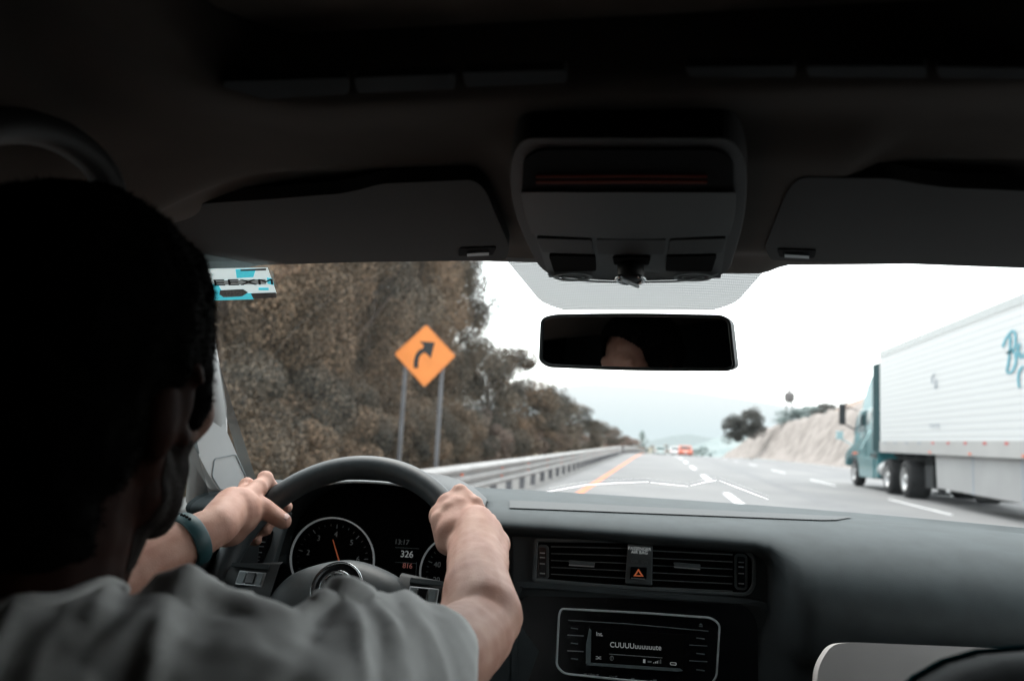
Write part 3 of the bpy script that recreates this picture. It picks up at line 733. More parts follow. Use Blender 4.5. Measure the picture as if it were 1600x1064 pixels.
# ================================================================== CAR CABIN
cabin = thing('car_cabin', 'dark car body around the driver: roof lining, windscreen, pillars and doors', 'car interior', (0, .5, .35))
def ws(u, v):
    """windscreen: u -1..1 across, v 0 bottom .. 1 top"""
    b = Vector((.715*u, 1.63-.40*abs(u)**2.2, 1.099+.014*u*u)); t = Vector((.62*u, 1.045-.14*abs(u)**2.2, 1.462-.035*u*u))
    p = b.lerp(t, v); p.y += .035*math.sin(math.pi*v)*(1-.3*u*u); p.z += .02*math.sin(math.pi*v); return p
rows = [[ws(-1+2*i/48, j/24) for i in range(49)] for j in range(25)]
mb = MB(); mb.grid(rows); windscreen = mb.build('windscreen', M['glass'], cabin, True)
eb = MB(); eb.grid([[ws(1.1*(-1+2*i/48), -.12+1.4*j/28) for i in range(49)] for j in range(29)])
bvh = BVHTree.FromPolygons([tuple(v) for v in eb.v], eb.f)
def onws(px, py, off=.003):
    d = ray(px, py).normalized(); h = bvh.ray_cast(CAM, d)
    if h[0] is None: return None
    n = h[1] if h[1].dot(d) < 0 else -h[1]
    return h[0]+n*off
def ws_patch(mb, quad, nx=12, ny=4, off=.003):
    (a, b, c, d) = [Vector(q) for q in quad]   # tl tr br bl
    rows = []
    for j in range(ny+1):
        row = []
        for i in range(nx+1):
            p = a.lerp(b, i/nx).lerp(d.lerp(c, i/nx), j/ny); q = onws(p.x, p.y, off); row.append(q)
        rows.append(row)
    return mb.grid(rows)
# --- roof lining: one height field with sun-roof well, visor beds and a console pedestal
def sstep(a, b, x): t = max(0, min(1, (x-a)/(b-a))); return t*t*(3-2*t)
def roof_z(x, y):
    k = sstep(.60, .86, y)
    z = 1.468 - .012*(x/.6)**2 - k*.115*sstep(.57, .75, abs(x)) - (1-k)*.15*sstep(.38, .72, abs(x)) - .018*sstep(.55, 1.05, y)
    # well of the sun roof, rounded corners
    hx, y1, r_ = .325, .505, .07
    dx = abs(x-.0)-hx+r_; dy = y-y1+r_
    d = (math.hypot(max(dx, 0), max(dy, 0))+min(max(dx, dy), 0))-r_
    z += .045*(1-sstep(-.012, .002, d)) - .006*(sstep(-.0, .012, d)-sstep(.02, .09, d))
    # beds in which the visors lie
    for sx in (-1, 1):
        xx = x*sx
        if xx > 0:
            e = .15+(1.0-y)*.10
            z += .012*sstep(e-.02, e+.02, xx)*sstep(.66, .70, y)
    # pedestal of the overhead console
    z -= .014*(1-sstep(.13, .17, abs(x-.015)))*sstep(.56, .64, y)*(1-sstep(.88, .97, y))
    return z
mb = MB(); xs = [-.70+.0125*i for i in range(113)]; rows = []
for j in range(136):
    y = -.62+.0125*j
    if y > 1.06: break
    rows.append([(x, min(y, 1.045-.14*abs(x/.62)**2.2+.012), roof_z(x, y)) for x in xs])
mb.grid(rows); mb.build('roof_lining', M['roof'], cabin, True)
# roof skin (outside) so that no daylight comes through
mb = MB(); mb.grid([[(x, y if y < 1 else 1.05-.14*abs(x/.72)**2.2, 1.535-.05*(x/.72)**2-(.05 if abs(x) > .7 else 0)-(.058 if y > 1 else 0)) for x in (-.74, -.5, -.25, 0, .25, .5, .74)] for y in (-.9, -.3, .3, .8, 1.06)])
mb.build('roof_panel', M['dash_dark'], cabin, True)
# sun roof shade and its front trim
mb = MB(); mb.box((0, .02, 1.507), (.72, .96, .004)); mb.build('sunroof_shade', mat('sunroof_shade_cloth', (.25, .20, .17), .9, spec=.1, var=.1, vscale=20), cabin)
wp = Pl((0, .45, 1.4595), (0, .0, -1))
sg = mat('sunroof_trim', (.050, .054, .057), .95, spec=.05, var=.15, vscale=12)
rail_pl = Pl((0, .493, 1.49), (0, -1, -.35))
for a, b, t0, t1 in ((348, 545, (128, 160), (122, 148)), (552, 712, (122, 147), (116, 140)), (722, 886, (114, 138), (110, 130)), (1070, 1243, (105, 122), (104, 122)), (1258, 1448, (104, 122), (104, 123)), (1462, 1640, (105, 123), (107, 125))):
    mb = MB(); plate(mb, wp, rnd([(a, t0[0]), (b, t1[0]), (b, t1[1]), (a+6, t0[1])], 7), .006, 0); mb.build('sunroof_trim', sg, cabin, bevel=.002)
# --- side structure (doors, frames, floor, rear)
for s in (-1, 1):
    X = s*.735
    mb = MB()
    mb.extrude([(X, -.7, .25), (X, 1.5, .25), (X, 1.5, .98), (X, 1.25, 1.045), (X, .50, 1.02), (X, .42, 1.50), (X, -.7, 1.50)], (s*.05, 0, 0))
    mb.build('door', M['dash_dark'], cabin)
    mb = MB(); mb.extrude([(s*.735, 1.25, 1.045), (s*.735, .2, 1.02), (s*.60, .2, 1.02), (s*.60, 1.12, 1.045), (s*.66, 1.25, 1.045)], (0, 0, -.05)); mb.build('door_top', M['dash_dark'], cabin)
    # A pillar and roof rail
    mb = MB(); path = [ws(s*1.0, 0)+Vector((s*.035, -.02, -.03)), ws(s*1.0, .33)+Vector((s*.030, -.015, 0)), ws(s*1.0, .66)+Vector((s*.026, -.015, 0)), ws(s*1.0, 1)+Vector((s*.022, -.01, 0)), Vector((s*.64, .6, 1.425)), Vector((s*.65, .1, 1.435))]
    mb.tube(path, [.034, .028, .026, .026, .022, .03], 14); mb.build('windscreen_pillar', M['pillar'] if s < 0 else M['roof'], cabin, True)
    g = MB(); g.grid([[(s*.72, y, 1.03) for y in (.40, .6, .9, 1.2)], [(s*.665, y*.92, 1.42) for y in (.4, .6, .85, .98)]]); g.build('door_glass', M['tint'] if s < 0 else M['glass'], cabin)
mb = MB(); mb.box((0, .4, .24), (1.5, 2.6, .03)); mb.box((0, -.72, .9), (1.5, .03, 1.3)); mb.box((0, 1.62, .65), (1.5, .03, .86)); mb.build('body_shell', M['void'], cabin)
mb = MB(); mb.add([(-1.0, 1.60, 1.03), (1.0, 1.60, 1.03), (1.0, 2.75, .84), (-1.0, 2.75, .84)], [(0, 1, 2, 3)])
# frit band with dot pattern around the mirror foot
def fritmat(name, base, cover, dots=True, s=520):
    ma = bpy.data.materials.new(name); ma.use_nodes = True; nt = ma.node_tree; N = nt.nodes; L = nt.links
    b = N['Principled BSDF']; b.inputs['Base Color'].default_value = (*base, 1); b.inputs['Roughness'].default_value = .6
    out = N['Material Output']; tr = N.new('ShaderNodeBsdfTransparent'); mx = N.new('ShaderNodeMixShader')
    if dots:
        g = N.new('ShaderNodeNewGeometry'); sx = N.new('ShaderNodeSeparateXYZ'); L.new(g.outputs['Position'], sx.inputs[0])
        outs = []
        for k, q in (('X', s), ('Y', s*.45)):
            m1 = N.new('ShaderNodeMath'); m1.operation = 'MULTIPLY'; m1.inputs[1].default_value = q*2; L.new(sx.outputs[k], m1.inputs[0])
            m2 = N.new('ShaderNodeMath'); m2.operation = 'SINE'; L.new(m1.outputs[0], m2.inputs[0]); outs.append(m2)
        ad = N.new('ShaderNodeMath'); L.new(outs[0].outputs[0], ad.inputs[0]); L.new(outs[1].outputs[0], ad.inputs[1])
        mr = N.new('ShaderNodeMapRange'); mr.inputs['From Min'].default_value = -.5; mr.inputs['From Max'].default_value = .5
        mr.inputs['To Min'].default_value = cover-.08; mr.inputs['To Max'].default_value = cover+.08; L.new(ad.outputs[0], mr.inputs['Value']); L.new(mr.outputs[0], mx.inputs['Fac'])
    else: mx.inputs['Fac'].default_value = cover
    L.new(tr.outputs[0], mx.inputs[1]); L.new(b.outputs[0], mx.inputs[2]); L.new(mx.outputs[0], out.inputs['Surface'])
    return ma
mb = MB(); rows = []
for j in range(15):
    t = j/14; y = 396+t*86
    # left/right edges of the dotted trapezoid with rounded lower corners
    e = 785+ (y-396)*.82; f = 1216-(y-396)*.88
    c = max(0, (y-464)/18); e += 26*c*c; f -= 26*c*c
    rows.append([onws(e+(f-e)*i/40, y+(2.0 if j == 14 else 0)*0, .003) for i in range(41)])
mb.grid(rows); mb.build('dotted_band', fritmat('dotted_sunshade_print', (.16, .17, .17), .81, True, 1200), windscreen)
mb = MB(); rows = []
for j in range(13):
    t = j/12; y = 540+t*215; e = 326+(y-560)*.30; f = 340+(y-560)*.318
    rows.append([p for p in (onws(e+(f-e)*i/3, y, .003) for i in range(4))])
rows = [r for r in rows if all(p is not None for p in r)]
if len(rows) > 1: mb.grid(rows); mb.build('edge_band', fritmat('grey_edge_print', (.20, .22, .22), .75, False), windscreen)
# crack running across the lower windscreen
mb = MB()
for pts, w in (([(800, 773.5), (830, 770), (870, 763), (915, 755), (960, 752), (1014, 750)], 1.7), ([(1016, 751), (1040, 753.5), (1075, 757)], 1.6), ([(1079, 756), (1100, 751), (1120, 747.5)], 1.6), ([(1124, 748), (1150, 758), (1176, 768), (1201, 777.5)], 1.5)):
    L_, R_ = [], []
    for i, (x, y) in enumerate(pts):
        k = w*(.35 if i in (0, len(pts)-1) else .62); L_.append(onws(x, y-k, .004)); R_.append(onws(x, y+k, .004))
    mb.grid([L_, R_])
mb.build('crack', mat('glowing_glass_crack', (.8, .8, .8), .4, var=.02, emit=(1, 1, 1), es=1.3), windscreen)  # glow painted in for daylight caught by the crack
rs = random.Random(4); mb = MB()
for i in range(70):
    x = rs.uniform(380, 860); y = rs.uniform(420, 720); p = onws(x, y, .0035)
    if p is None: continue
    q = rs.uniform(.0002, .0006); mb.ball(p, (q, q, q*.6), nu=6, nv=4)
o = mb.build('dust_specks', mat('pale_dust', (.5, .5, .48), .8, var=.1), windscreen); tag(o, kind='stuff')
# sticker; glow painted in for daylight passing through the sheet
st = thing('windscreen_sticker', 'small turquoise and white registration sticker inside the top left corner of the windscreen', 'sticker', onws(380, 440))
spn = onws(380, 440); d1 = onws(420, 440)-onws(345, 440); d2 = onws(380, 425)-onws(380, 460)
stp = Pl(spn, d1.cross(d2)); stp = stp if stp.n.dot(CAM-spn) > 0 else Pl(spn, -stp.n)
def stpt(x, y): return (x, y)
plate(MB(), stp, [(322, 417), (418, 415), (432, 455), (340, 463), (322, 464)], .0004, .004).build('white_sheet', mat('glowing_white_sheet', (.75, .88, .90), .5, var=.03, emit=(.85, 1, 1), es=.55), st)
cy = mat('turquoise_print', (.05, .55, .68), .5, var=.25, vscale=90, emit=(.1, .8, .95), es=.5)
for pts in ([(368, 417.3), (400, 416.3), (396, 429.5), (370, 431)], [(322, 456), (394, 454.5), (397, 464), (324, 466)], [(322, 440), (341, 441), (350, 456), (322, 458)], [(417, 430), (426, 432), (428, 442), (418, 440)], [(404, 446), (420, 446), (420, 450), (404, 450)]):
    plate(MB(), stp, pts, .0003, .0045).build('turquoise_patch', cy, st)
plate(MB(), stp, [(344, 449.5), (380, 447.8), (388, 453), (378, 459), (350, 460.5), (343, 456)], .0003, .005).build('seal', mat('grey_seal', (.30, .34, .34), .5, var=.3, vscale=500), st)
plate(MB(), stp, [(392, 454.5), (431, 453), (432.5, 461), (396, 463)], .0003, .005).build('dark_strip', M['dimsilver'], st)
plate(MB(), stp, [(376, 417), (416, 415.4), (416, 418.5), (376, 419.5)], .0003, .005).build('dark_strip', M['dimsilver'], st)
plate(MB(), stp, [(338, 434.5), (415, 432), (416.5, 440), (338, 441.5)], .0003, .005).build('grey_strip', mat('grey_strip', (.45, .50, .50), .5, var=.1, emit=(.6, .7, .7), es=.15), st)
text_pl('lettering', 'MXƎƎ', stp, 381, 437, 8.5, M['black'], st, slope=-.02, off=.0055, mirror=True, wfac=1.9, shear=.0)

# --- sun visors
vp = Pl((0, .85, 1.441), (0, -.05, -1))
def visor(outline, slot, lab):
    t = thing('sun_visor', lab, 'sun visor', (vp.hit(*outline[0])))
    plate(MB(), vp, outline, .014, 0).build('visor_panel', M['visor'], t, bevel=.005)
    e = inset(outline, 3); 
    plate(MB(), vp, rnd(slot, 3), .003, .0012).build('clip_recess', M['void'], t)
    (x0, y0), (x1, y1), (x2, y2), (x3, y3) = slot
    plate(MB(), vp, [(x0+12, (y0+y3)/2), (x1-12, (y1+y2)/2), (x1-12, y2-1.5), (x0+12, y3-1.5)], .003, .003).build('clip', M['dimsilver'], t)
    return t
visor(rnd([(180, 332), (262, 322), (400, 313), (530, 303), (556, 298), (596, 287), (740, 281), (758, 296), (796, 384), (792, 407), (560, 410), (330, 417), (180, 425)], [0, 5, 5, 5, 12, 16, 16, 12, 6, 8, 5, 5, 0], 4), [(718, 387), (776, 385), (770, 397), (716, 399)], 'dark fabric sun visor folded up above the driver, left of the overhead console')
visor(rnd([(1204, 407), (1194, 386), (1200, 372), (1228, 300), (1248, 277), (1390, 279), (1440, 288), (1480, 293), (1640, 300), (1640, 421), (1420, 413)], [6, 6, 6, 14, 16, 16, 12, 12, 0, 0, 5], 4), [(1214, 388), (1276, 390), (1272, 402), (1218, 400)], 'dark fabric sun visor folded up on the passenger side, right of the overhead console')

# --- overhead console
op = Pl((0, .60, 1.437), (0, -.10, -1))
oc = thing('overhead_console', 'dark overhead console with lamp lenses and round sunroof knob hanging above the mirror', 'console', op.hit(980, 330))
out = rnd([(812, 216), (1146, 216), (1168, 262), (1163, 345), (1140, 422), (1120, 434), (985, 441), (866, 433), (842, 418), (802, 335), (795, 262)], [40, 40, 30, 30, 14, 12, 60, 12, 14, 40, 30], 5)
plate(MB(), op, out, .035, 0).build('housing', M['console'], oc, bevel=.008)
plate(MB(), op, rnd([(818, 246), (842, 231), (1120, 231), (1146, 248), (1146, 293), (816, 293)], [18, 18, 18, 18, 4, 4]), .002, .002).build('tray_opening', M['void'], oc)
for y, h in ((270, 2.2), (279, 3.6)):
    mb = MB(); ribbon(mb, op, [(838, y+.5), (1000, y-.5), (1105, y)], h, .001, .004); mb.build('red_reflection_strip', M['redrefl'], oc)  # red reflection in the tray painted as faintly glowing ribbons
plate(MB(), op, rnd([(814, 294), (1150, 294), (1148, 330), (1140, 362), (985, 370), (832, 361), (820, 330)], [6, 6, 20, 6, 60, 6, 20]), .004, .004).build('storage_flap', mat('storage_flap_plastic', (.018, .0175, .017), .55, bump=.3, bscale=900, var=.08, vscale=15), oc, bevel=.002)
plate(MB(), op, [(836, 364), (1137, 364), (1126, 432), (985, 436), (858, 431)], .002, .002).build('control_panel', M['dash_dark'], oc)
for pts in ([(838, 366), (925, 369), (927, 391), (848, 388)], [(1047, 369), (1135, 366), (1128, 389), (1044, 391)]):
    plate(MB(), op, rnd(pts, 4), .003, .0045).build('map_light_button', M['console'], oc, bevel=.001)
plate(MB(), op, rnd([(932, 369), (1041, 369), (1038, 392), (934, 392)], 3), .003, .004).build('centre_switch', M['console'], oc, bevel=.001)
for pts in ([(858, 394), (930, 395), (932, 418), (866, 420)], [(1042, 395), (1120, 394), (1112, 419), (1040, 418)]):
    plate(MB(), op, rnd(pts, 3), .002, .0042).build('lamp_recess', M['void'], oc)
for cx in (896, 1083):
    mb = MB(); rframe(mb, op, ell(cx, 426, 30, 6.5), ell(cx, 426, 25, 4.6), .001, .006); rframe(mb, op, ell(cx, 426.5, 18, 3.6), ell(cx, 426.5, 15.5, 2.6), .001, .0062)
    mb.build('lamp_lens', M['dimsilver'], oc)
mb = MB(); ribbon(mb, op, [(857, 424), (872, 431), (930, 435), (985, 436.5), (1050, 435), (1104, 431), (1122, 422)], 1.6, .001, .0045); mb.build('chrome_lip', M['dimsilver'], oc)
plate(MB(), op, rnd([(957, 396), (1017, 396), (1014, 408), (960, 408)], 2), .001, .0045).build('knob_recess', M['void'], oc)
mb = MB(); c = op.hit(986, 408); 
q = op.hit(1009, 408)-c; rr = q.length
zn = -op.n
mb.tube([c, c+op.n*.012, c+op.n*.020, c+op.n*.022], [rr*.95, rr*.9, rr*.82, rr*.6], 28); kn = mb.build('knob', M['dash_dark'], oc, True)
for a0, a1 in ((100, 235), (-55, 70)):
    mb = MB(); mb.tube([c+op.n*.021+(Vector((1, 0, 0))*math.cos(R(a))+Vector((0, 1, -.1)).normalized()*math.sin(R(a)))*rr*.95 for a in range(a0, a1, 12)], .0022, 8); mb.build('chrome_arc', M['chrome'], kn, True)
mb = MB(); ribbon(mb, op, [(972, 405), (1000, 417)], 5, .003, .024); mb.build('pointer', M['silver'], kn, bevel=.001)

# --- interior mirror
mc = P(996, 535, 1.06)
hd = Vector((-.350, .56, 1.312))
mn = ((CAM-mc).normalized()+(hd-mc).normalized()).normalized()
mp = Pl(mc, mn)
mir = thing('rear_view_mirror', 'rounded black interior mirror reflecting the forehead of the driver', 'mirror', mc)
mo = rnd([(845, 497), (866, 491), (990, 489), (1128, 492), (1142, 500), (1150, 574), (1138, 580), (990, 579.5), (856, 574), (842, 564)], [10, 12, 60, 14, 8, 8, 8, 60, 10, 8], 5)
mo2 = [tuple(Vector(p)+(Vector((996, 535))-Vector(p)).normalized()*0) for p in mo]
mi = inset(mo, 5.5)
if mi[0][0] < mo[0][0]: mi = inset(mo, -5.5)
plate(MB(), mp, inset(mo, 1), .022, -.003).build('housing', M['dash_dark'], mir, bevel=.006)
rframe(MB(), mp, mo, mi, .006, .002).build('bezel', M['leather'], mir, bevel=.0015)
plate(MB(), mp, mi, .002, -.0005).build('mirror_glass', M['mirror'], mir)
mb = MB(); a = mc-mn*.02; h = bvh.ray_cast(a, Vector((.05, .9, .45)).normalized())
b = h[0] if h[0] is not None else a+Vector((0, .1, .06))
b = onws(985, 505, .004) or b
mb.tube([a, a.lerp(b, .5), b], [.012, .009, .014], 12); mb.build('stem', M['dash_dark'], mir, True)

# --- grab handle
gp = [PX(x, y, -.45) for x, y in ((-70, 225), (-20, 200), (40, 198), (95, 214), (140, 245), (166, 280), (172, 305))]
gh = thing('grab_handle', 'dark curved grab handle on the roof side above the driver', 'grab handle', gp[2])
mb = MB(); mb.tube(smoothpath([(p.x, p.y, p.z) for p in gp], 5), [.0125]*31, 14); mb.build('grip', M['console'], gh, True)

# --- seats: curved backrests near the camera
def seat(name, lab, c, rx, rz, ty, tilt):
    t = thing(name, lab, 'seat', (c[0], c[1], .4)); mb = MB(); rows = []
    rot = Matrix.Rotation(tilt, 3, 'X')
    for (yy, k) in ((-.055, .90), (-.045, .97), (-.02, 1.0), (.02, 1.0), (.045, .96), (.055, .88)):
        row = []
        for i in range(49):
            a = 2*math.pi*i/48; ca, sa = math.cos(a), math.sin(a)
            x = abs(ca)**.62*(1 if ca > 0 else -1)*rx*k; z = abs(sa)**.62*(1 if sa > 0 else -1)*rz*k
            row.append(Vector(c)+rot @ Vector((x, yy, z)))
        rows.append(row)
    mb.grid(rows); mb.add([r for r in rows[0]], [tuple(range(48))]); mb.add([r for r in rows[-1]], [tuple(range(48))])
    b = mb.build('backrest', M['seat'], t, True)
    mb = MB(); mb.tube([rows[3][i]+Vector((0, .0, 0)) for i in range(49)], .003, 8, caps=False); mb.build('piping', mat('teal_black_piping', (.006, .05, .06), .95, spec=0, var=.1), b, True)
    mb = MB(); mb.box((c[0], c[1]+.30, .50), (rx*1.9, .5, .16)); mb.build('seat_cushion', M['seat'], t, bevel=.05)
    return t
ps = P(1600, 1010, .50)
seat('passenger_seat', 'black seat back with a teal edge in the bottom right corner', (.280, .50, P(1600, 1006, .5).z-.309), .175, .30, 0, R(-8))
ds = P(-40, 1010, .26)
seat('driver_seat', 'dark seat back behind the driver in the bottom left corner', (-.41, .285, ds.z-.335), .205, .29, 0, R(-10))
# ================================================================== DASHBOARD
dash = thing('dashboard', 'wide dark grey car dashboard under the windscreen', 'dashboard', (0, 1.3, .8))
def prof(X):
    yf = ws(max(-1, min(1, X/.715)), 0)
    far = (yf.y-.004, yf.z+.006)
    c = [(1.50, 1.107), (1.40, 1.107), (1.30, 1.103), (1.225, 1.098), (1.19, 1.090), (1.178, 1.079), (1.19, 1.068), (1.212, 1.060), (1.213, 1.03), (1.206, .99), (1.19, .90), (1.18, .70)]
    p = [(1.46, 1.107), (1.38, 1.107), (1.30, 1.104), (1.24, 1.098), (1.19, 1.086), (1.155, 1.066), (1.135, 1.040), (1.130, 1.010), (1.138, .975), (1.155, .93), (1.175, .90), (1.18, .70)]
    t = sstep(.150, .20, X)
    pr = [(a[0]*(1-t)+b[0]*t, a[1]*(1-t)+b[1]*t) for a, b in zip(c, p)]
    # cavity for the instrument binnacle
    td = 1-sstep(.150, .170, abs(X+.440))
    pr = [(max(y, 1.34+.01*i)*td+y*(1-td), z) for i, (y, z) in enumerate(pr)]
    # dashboard top bows toward the cabin at the sides
    k = .16*max(0, abs(X)-.1)**1.6
    pr = [(y-k, z) for y, z in pr]
    pr = [(min(y, far[0]-.03*(i < 1)-.01), z) for i, (y, z) in enumerate(pr)]
    return [far]+pr
mb = MB(); rows = []; xs = [-.72+.02*i for i in range(73)]
for X in xs:
    pts = prof(X); sp_ = smoothpath([(0, a, b) for a, b in pts], 3)
    rows.append([(X, p.y, p.z) for p in sp_])
mb.grid(rows); mb.build('dash_panel', M['dash'], dash, True)
dm = mb.v; dbvh = BVHTree.FromPolygons([tuple(v) for v in mb.v], mb.f)
def ondash(px, py, off=.002):
    d = ray(px, py).normalized(); h = dbvh.ray_cast(CAM, d)
    if h[0] is None: return None
    n = h[1] if h[1].dot(d) < 0 else -h[1]
    return h[0]+n*off
# defroster strip
mb = MB(); rows = []
for k in range(24):
    t = k/23; x = 796+t*534; y0 = 783+t*26; y1 = 795+t*21
    w = 1 if t < .9 else math.sqrt(max(0.02, 1-((t-.9)/.1)**2)); ym = y0+2
    y1 = y0+(y1-y0)*w
    q = [ondash(x, y0+(max(y1, y0+.5)-y0)*j/7, .0022) for j in range(8)]
    if all(p is not None for p in q): rows.append(q)
if len(rows) > 2: mb.grid(rows); mb.build('defroster_strip', mat('defroster_plastic', (.018, .022, .024), .6, bump=.3, bscale=900, var=.1, vscale=30), dash, True)
# centre face plane
fp = Pl((0, 1.205, 1.02), (0, -1, .08))
vent_o = rnd([(832, 838), (1000, 839), (1166, 850), (1180, 868), (1180, 918), (1166, 932), (1000, 922), (836, 906), (834, 880)], [8, 40, 14, 10, 10, 12, 60, 8, 8], 4)
plate(MB(), fp, [(800, 826), (1000, 828), (1176, 838), (1200, 858), (1204, 1110), (800, 1110)], .01, .004).build('centre_surround', M['dash'], dash, bevel=.004)
# upper vent unit
bez_o = rnd([(836, 840), (1000, 842), (1162, 852), (1180, 870), (1180, 915), (1168, 931), (1000, 922), (833, 908), (835, 870)], [8, 60, 18, 10, 10, 14, 90, 8, 8], 5)
bez_i = inset(bez_o, 6)
if Vector(bez_i[3]).x < Vector(bez_o[3]).x: bez_i = inset(bez_o, -6)
M['bezel'] = mat('bezel_plastic', (.075, .088, .092), .42, bump=.2, bscale=900, var=.08, vscale=30)
vent = MB(); plate(vent, fp, bez_i, .002, .005); vb = vent.build('air_vent_unit', M['void'], dash)
rframe(MB(), fp, bez_o, bez_i, .006, .011).build('bezel', M['bezel'], vb, bevel=.0018)
b2o = inset(bez_i, 1.5 if Vector(inset(bez_i, 2)[3]).x > bez_i[3][0] else -1.5)
mb = MB(); lowline = [(845, 905.5), (900, 909), (1000, 916), (1100, 922.5), (1160, 926.5)]
ribbon(mb, fp, lowline, 1.3, .001, .0105); mb.build('chrome_line', M['dimsilver'], vb)
M['slatm'] = mat('slat_plastic', (.12, .135, .14), .45, var=.08, vscale=30)
def slats(parent, x0, x1, ya0, ya1, yb0, yb1, n):
    for k in range(n):
        t = (k+.6)/n
        y0 = ya0+(ya1-ya0)*t; y1 = yb0+(yb1-yb0)*t
        mb = MB(); a = fp.hit(x0, y0); b = fp.hit(x1, y1); o = fp.n*.0085
        mb.add([a+o, b+o, b+o-fp.n*.012-Vector((0, 0, .0015)), a+o-fp.n*.012-Vector((0, 0, .0015)), a+o-Vector((0, 0, .0012)), b+o-Vector((0, 0, .0012)), b+o-fp.n*.012-Vector((0, 0, .0028)), a+o-fp.n*.012-Vector((0, 0, .0028))],
               [(0, 1, 2, 3), (4, 5, 6, 7), (0, 1, 5, 4), (3, 2, 6, 7), (0, 3, 7, 4), (1, 2, 6, 5)])
        mb.build('slat', M['slatm'], parent)
slats(vb, 862, 980, 846, 910, 848, 918, 6)
slats(vb, 1020, 1144, 852, 920, 858, 926, 6)
def thumb(parent, cx, cy, h, w):
    q = rnd([(cx-w, cy-h), (cx+w, cy-h+1), (cx+w, cy+h+1), (cx-w, cy+h)], 3)
    plate(MB(), fp, inset(q, -4) if abs(inset(q, -4)[0][0]-cx) > w else inset(q, 4), .003, .008).build('wheel_surround', M['bezel'], parent)
    plate(MB(), fp, q, .003, .010).build('thumb_wheel', M['piano'], parent)
    for k in (-.62, -.32, .1, .75):
        mb = MB(); ribbon(mb, fp, [(cx-w*.7, cy+h*k), (cx+w*.7, cy+h*k+.5)], 1.5, .001, .0115); mb.build('thumb_mark', M['silver'], parent)
thumb(vb, 849, 877, 23, 5.5)
thumb(vb, 1157, 892, 24, 6)
def lever(parent, x0, x1, y0, y1):
    mb = MB(); plate(mb, fp, rnd([(x0, y0-3), (x1, y1-3), (x1-2, y1+5), (x0+2, y0+5)], 2), .008, .018); mb.build('vent_lever', M['bezel'], parent, bevel=.001)
    mb = MB(); ribbon(mb, fp, [(x0+1, y0+4), (x1-1, y1+4)], 1.8, .001, .0188); mb.build('lever_trim', M['silver'], parent)
lever(vb, 890, 931, 877, 879.5); lever(vb, 1052, 1094, 880, 883.5)
plate(MB(), fp, [(981, 849), (1020, 851), (1019, 913), (977, 910)], .006, .012).build('hazard_panel', M['bezel'], vb, bevel=.0015)
text_pl('print', 'PASSENGER', fp, 999.5, 856.5, 5.0, M['white_mark'], vb, off=.0125, wfac=1.0)
text_pl('print', 'AIR BAG', fp, 999.5, 862, 5.0, M['white_mark'], vb, off=.0125)
text_pl('print', 'OFF   ON', fp, 999.5, 876.5, 4.6, M['dimsilver'], vb, off=.0125)
plate(MB(), fp, rnd([(986, 884), (1011, 885), (1010, 904), (984.5, 903)], 2), .002, .014).build('hazard_button', M['piano'], vb)
mb = MB(); rframe(mb, fp, [(998, 887), (1006, 899), (990, 898.5)], [(998, 891), (1002, 897), (994, 896.8)], .001, .015); mb.build('triangle', M['orange'], vb)
mb = MB(); ribbon(mb, fp, [(986.5, 901.5), (1008, 903)], 1.3, .001, .015); mb.build('chrome_line', M['silver'], vb)

# recessed glossy radio surround
ro = rnd([(820, 930), (1000, 934), (1165, 945), (1182, 968), (1184, 1110), (806, 1110), (812, 945)], [14, 60, 20, 16, 0, 0, 10], 5)
plate(MB(), fp, ro, .003, .0075).build('radio_surround', M['piano'], dash)
mb = MB(); rl = [(806, 1064), (806, 950), (812, 920), (830, 912), (1000, 926), (1172, 939), (1192, 952)]
ribbon(mb, fp, smoothpath(rl, 5), 9, .004, .011); mb.build('surround_trim', M['dash'], dash, bevel=.002)

# --- radio
rp = Pl(fp.o+fp.n*.012, fp.n)
radio = thing('car_radio', 'black car radio with silver frame and lit text display in the middle of the dashboard', 'radio', rp.hit(1000, 1010))
fo = rnd([(876, 949), (1000, 955), (1112, 963), (1126, 974), (1121, 1058), (1110, 1071), (1000, 1066), (880, 1053), (868, 1040), (872, 960)], [6, 50, 10, 8, 8, 10, 50, 10, 8, 8], 5)
fi = inset(fo, 3.2)
if Vector(fi[10]).y < Vector(fo[10]).y and Vector(fi[0]).x < Vector(fo[0]).x: fi = inset(fo, -3.2)
plate(MB(), rp, fo, .008, 0).build('radio_face', M['piano'], radio)
rframe(MB(), rp, fo, fi, .003, .003).build('silver_frame', mat('frame_silver', (.50, .54, .55), .35, .2, var=.08, vscale=60), radio, bevel=.0008)
def rl_(name, pts, w, m, off=.0012, par=None):
    mb = MB(); ribbon(mb, rp, pts, w, .0008, off); return mb.build(name, m, par or radio)
rl_('slot_line', [(888, 968.5), (980, 974), (1107, 985.5)], 1.4, M['dimsilver'])
plate(MB(), rp, [(924, 981), (1068, 991), (1067, 1046), (919, 1036)], .001, .0012).build('display', M['void'], radio)
sc_ = [o for o in radio.children if o.name.startswith('display')][0]
plate(MB(), rp, [(921, 981), (924, 984), (923, 1035), (915.5, 1036), (916, 1005)], .002, .003).build('display_bevel', mat('bevel_grey', (.13, .16, .165), .35, var=.1, vscale=50), radio)
plate(MB(), rp, [(922, 1034.5), (1062, 1043.5), (1067, 1047), (1058, 1048), (916, 1038)], .002, .003).build('display_bevel', bpy.data.materials['bevel_grey'], radio)
text_pl('lit_text', 'CUUUUuuuuuute', rp, 993, 1009, 8.4, M['lit_mark'], sc_, off=.0018, wfac=.98)
text_pl('lit_text', 'Int.', rp, 937, 990, 6.5, M['lit_mark'], sc_, off=.0018)
rl_('progress_line', [(952, 1021), (1035, 1027)], .9, M['dim_mark'], .0018, sc_)
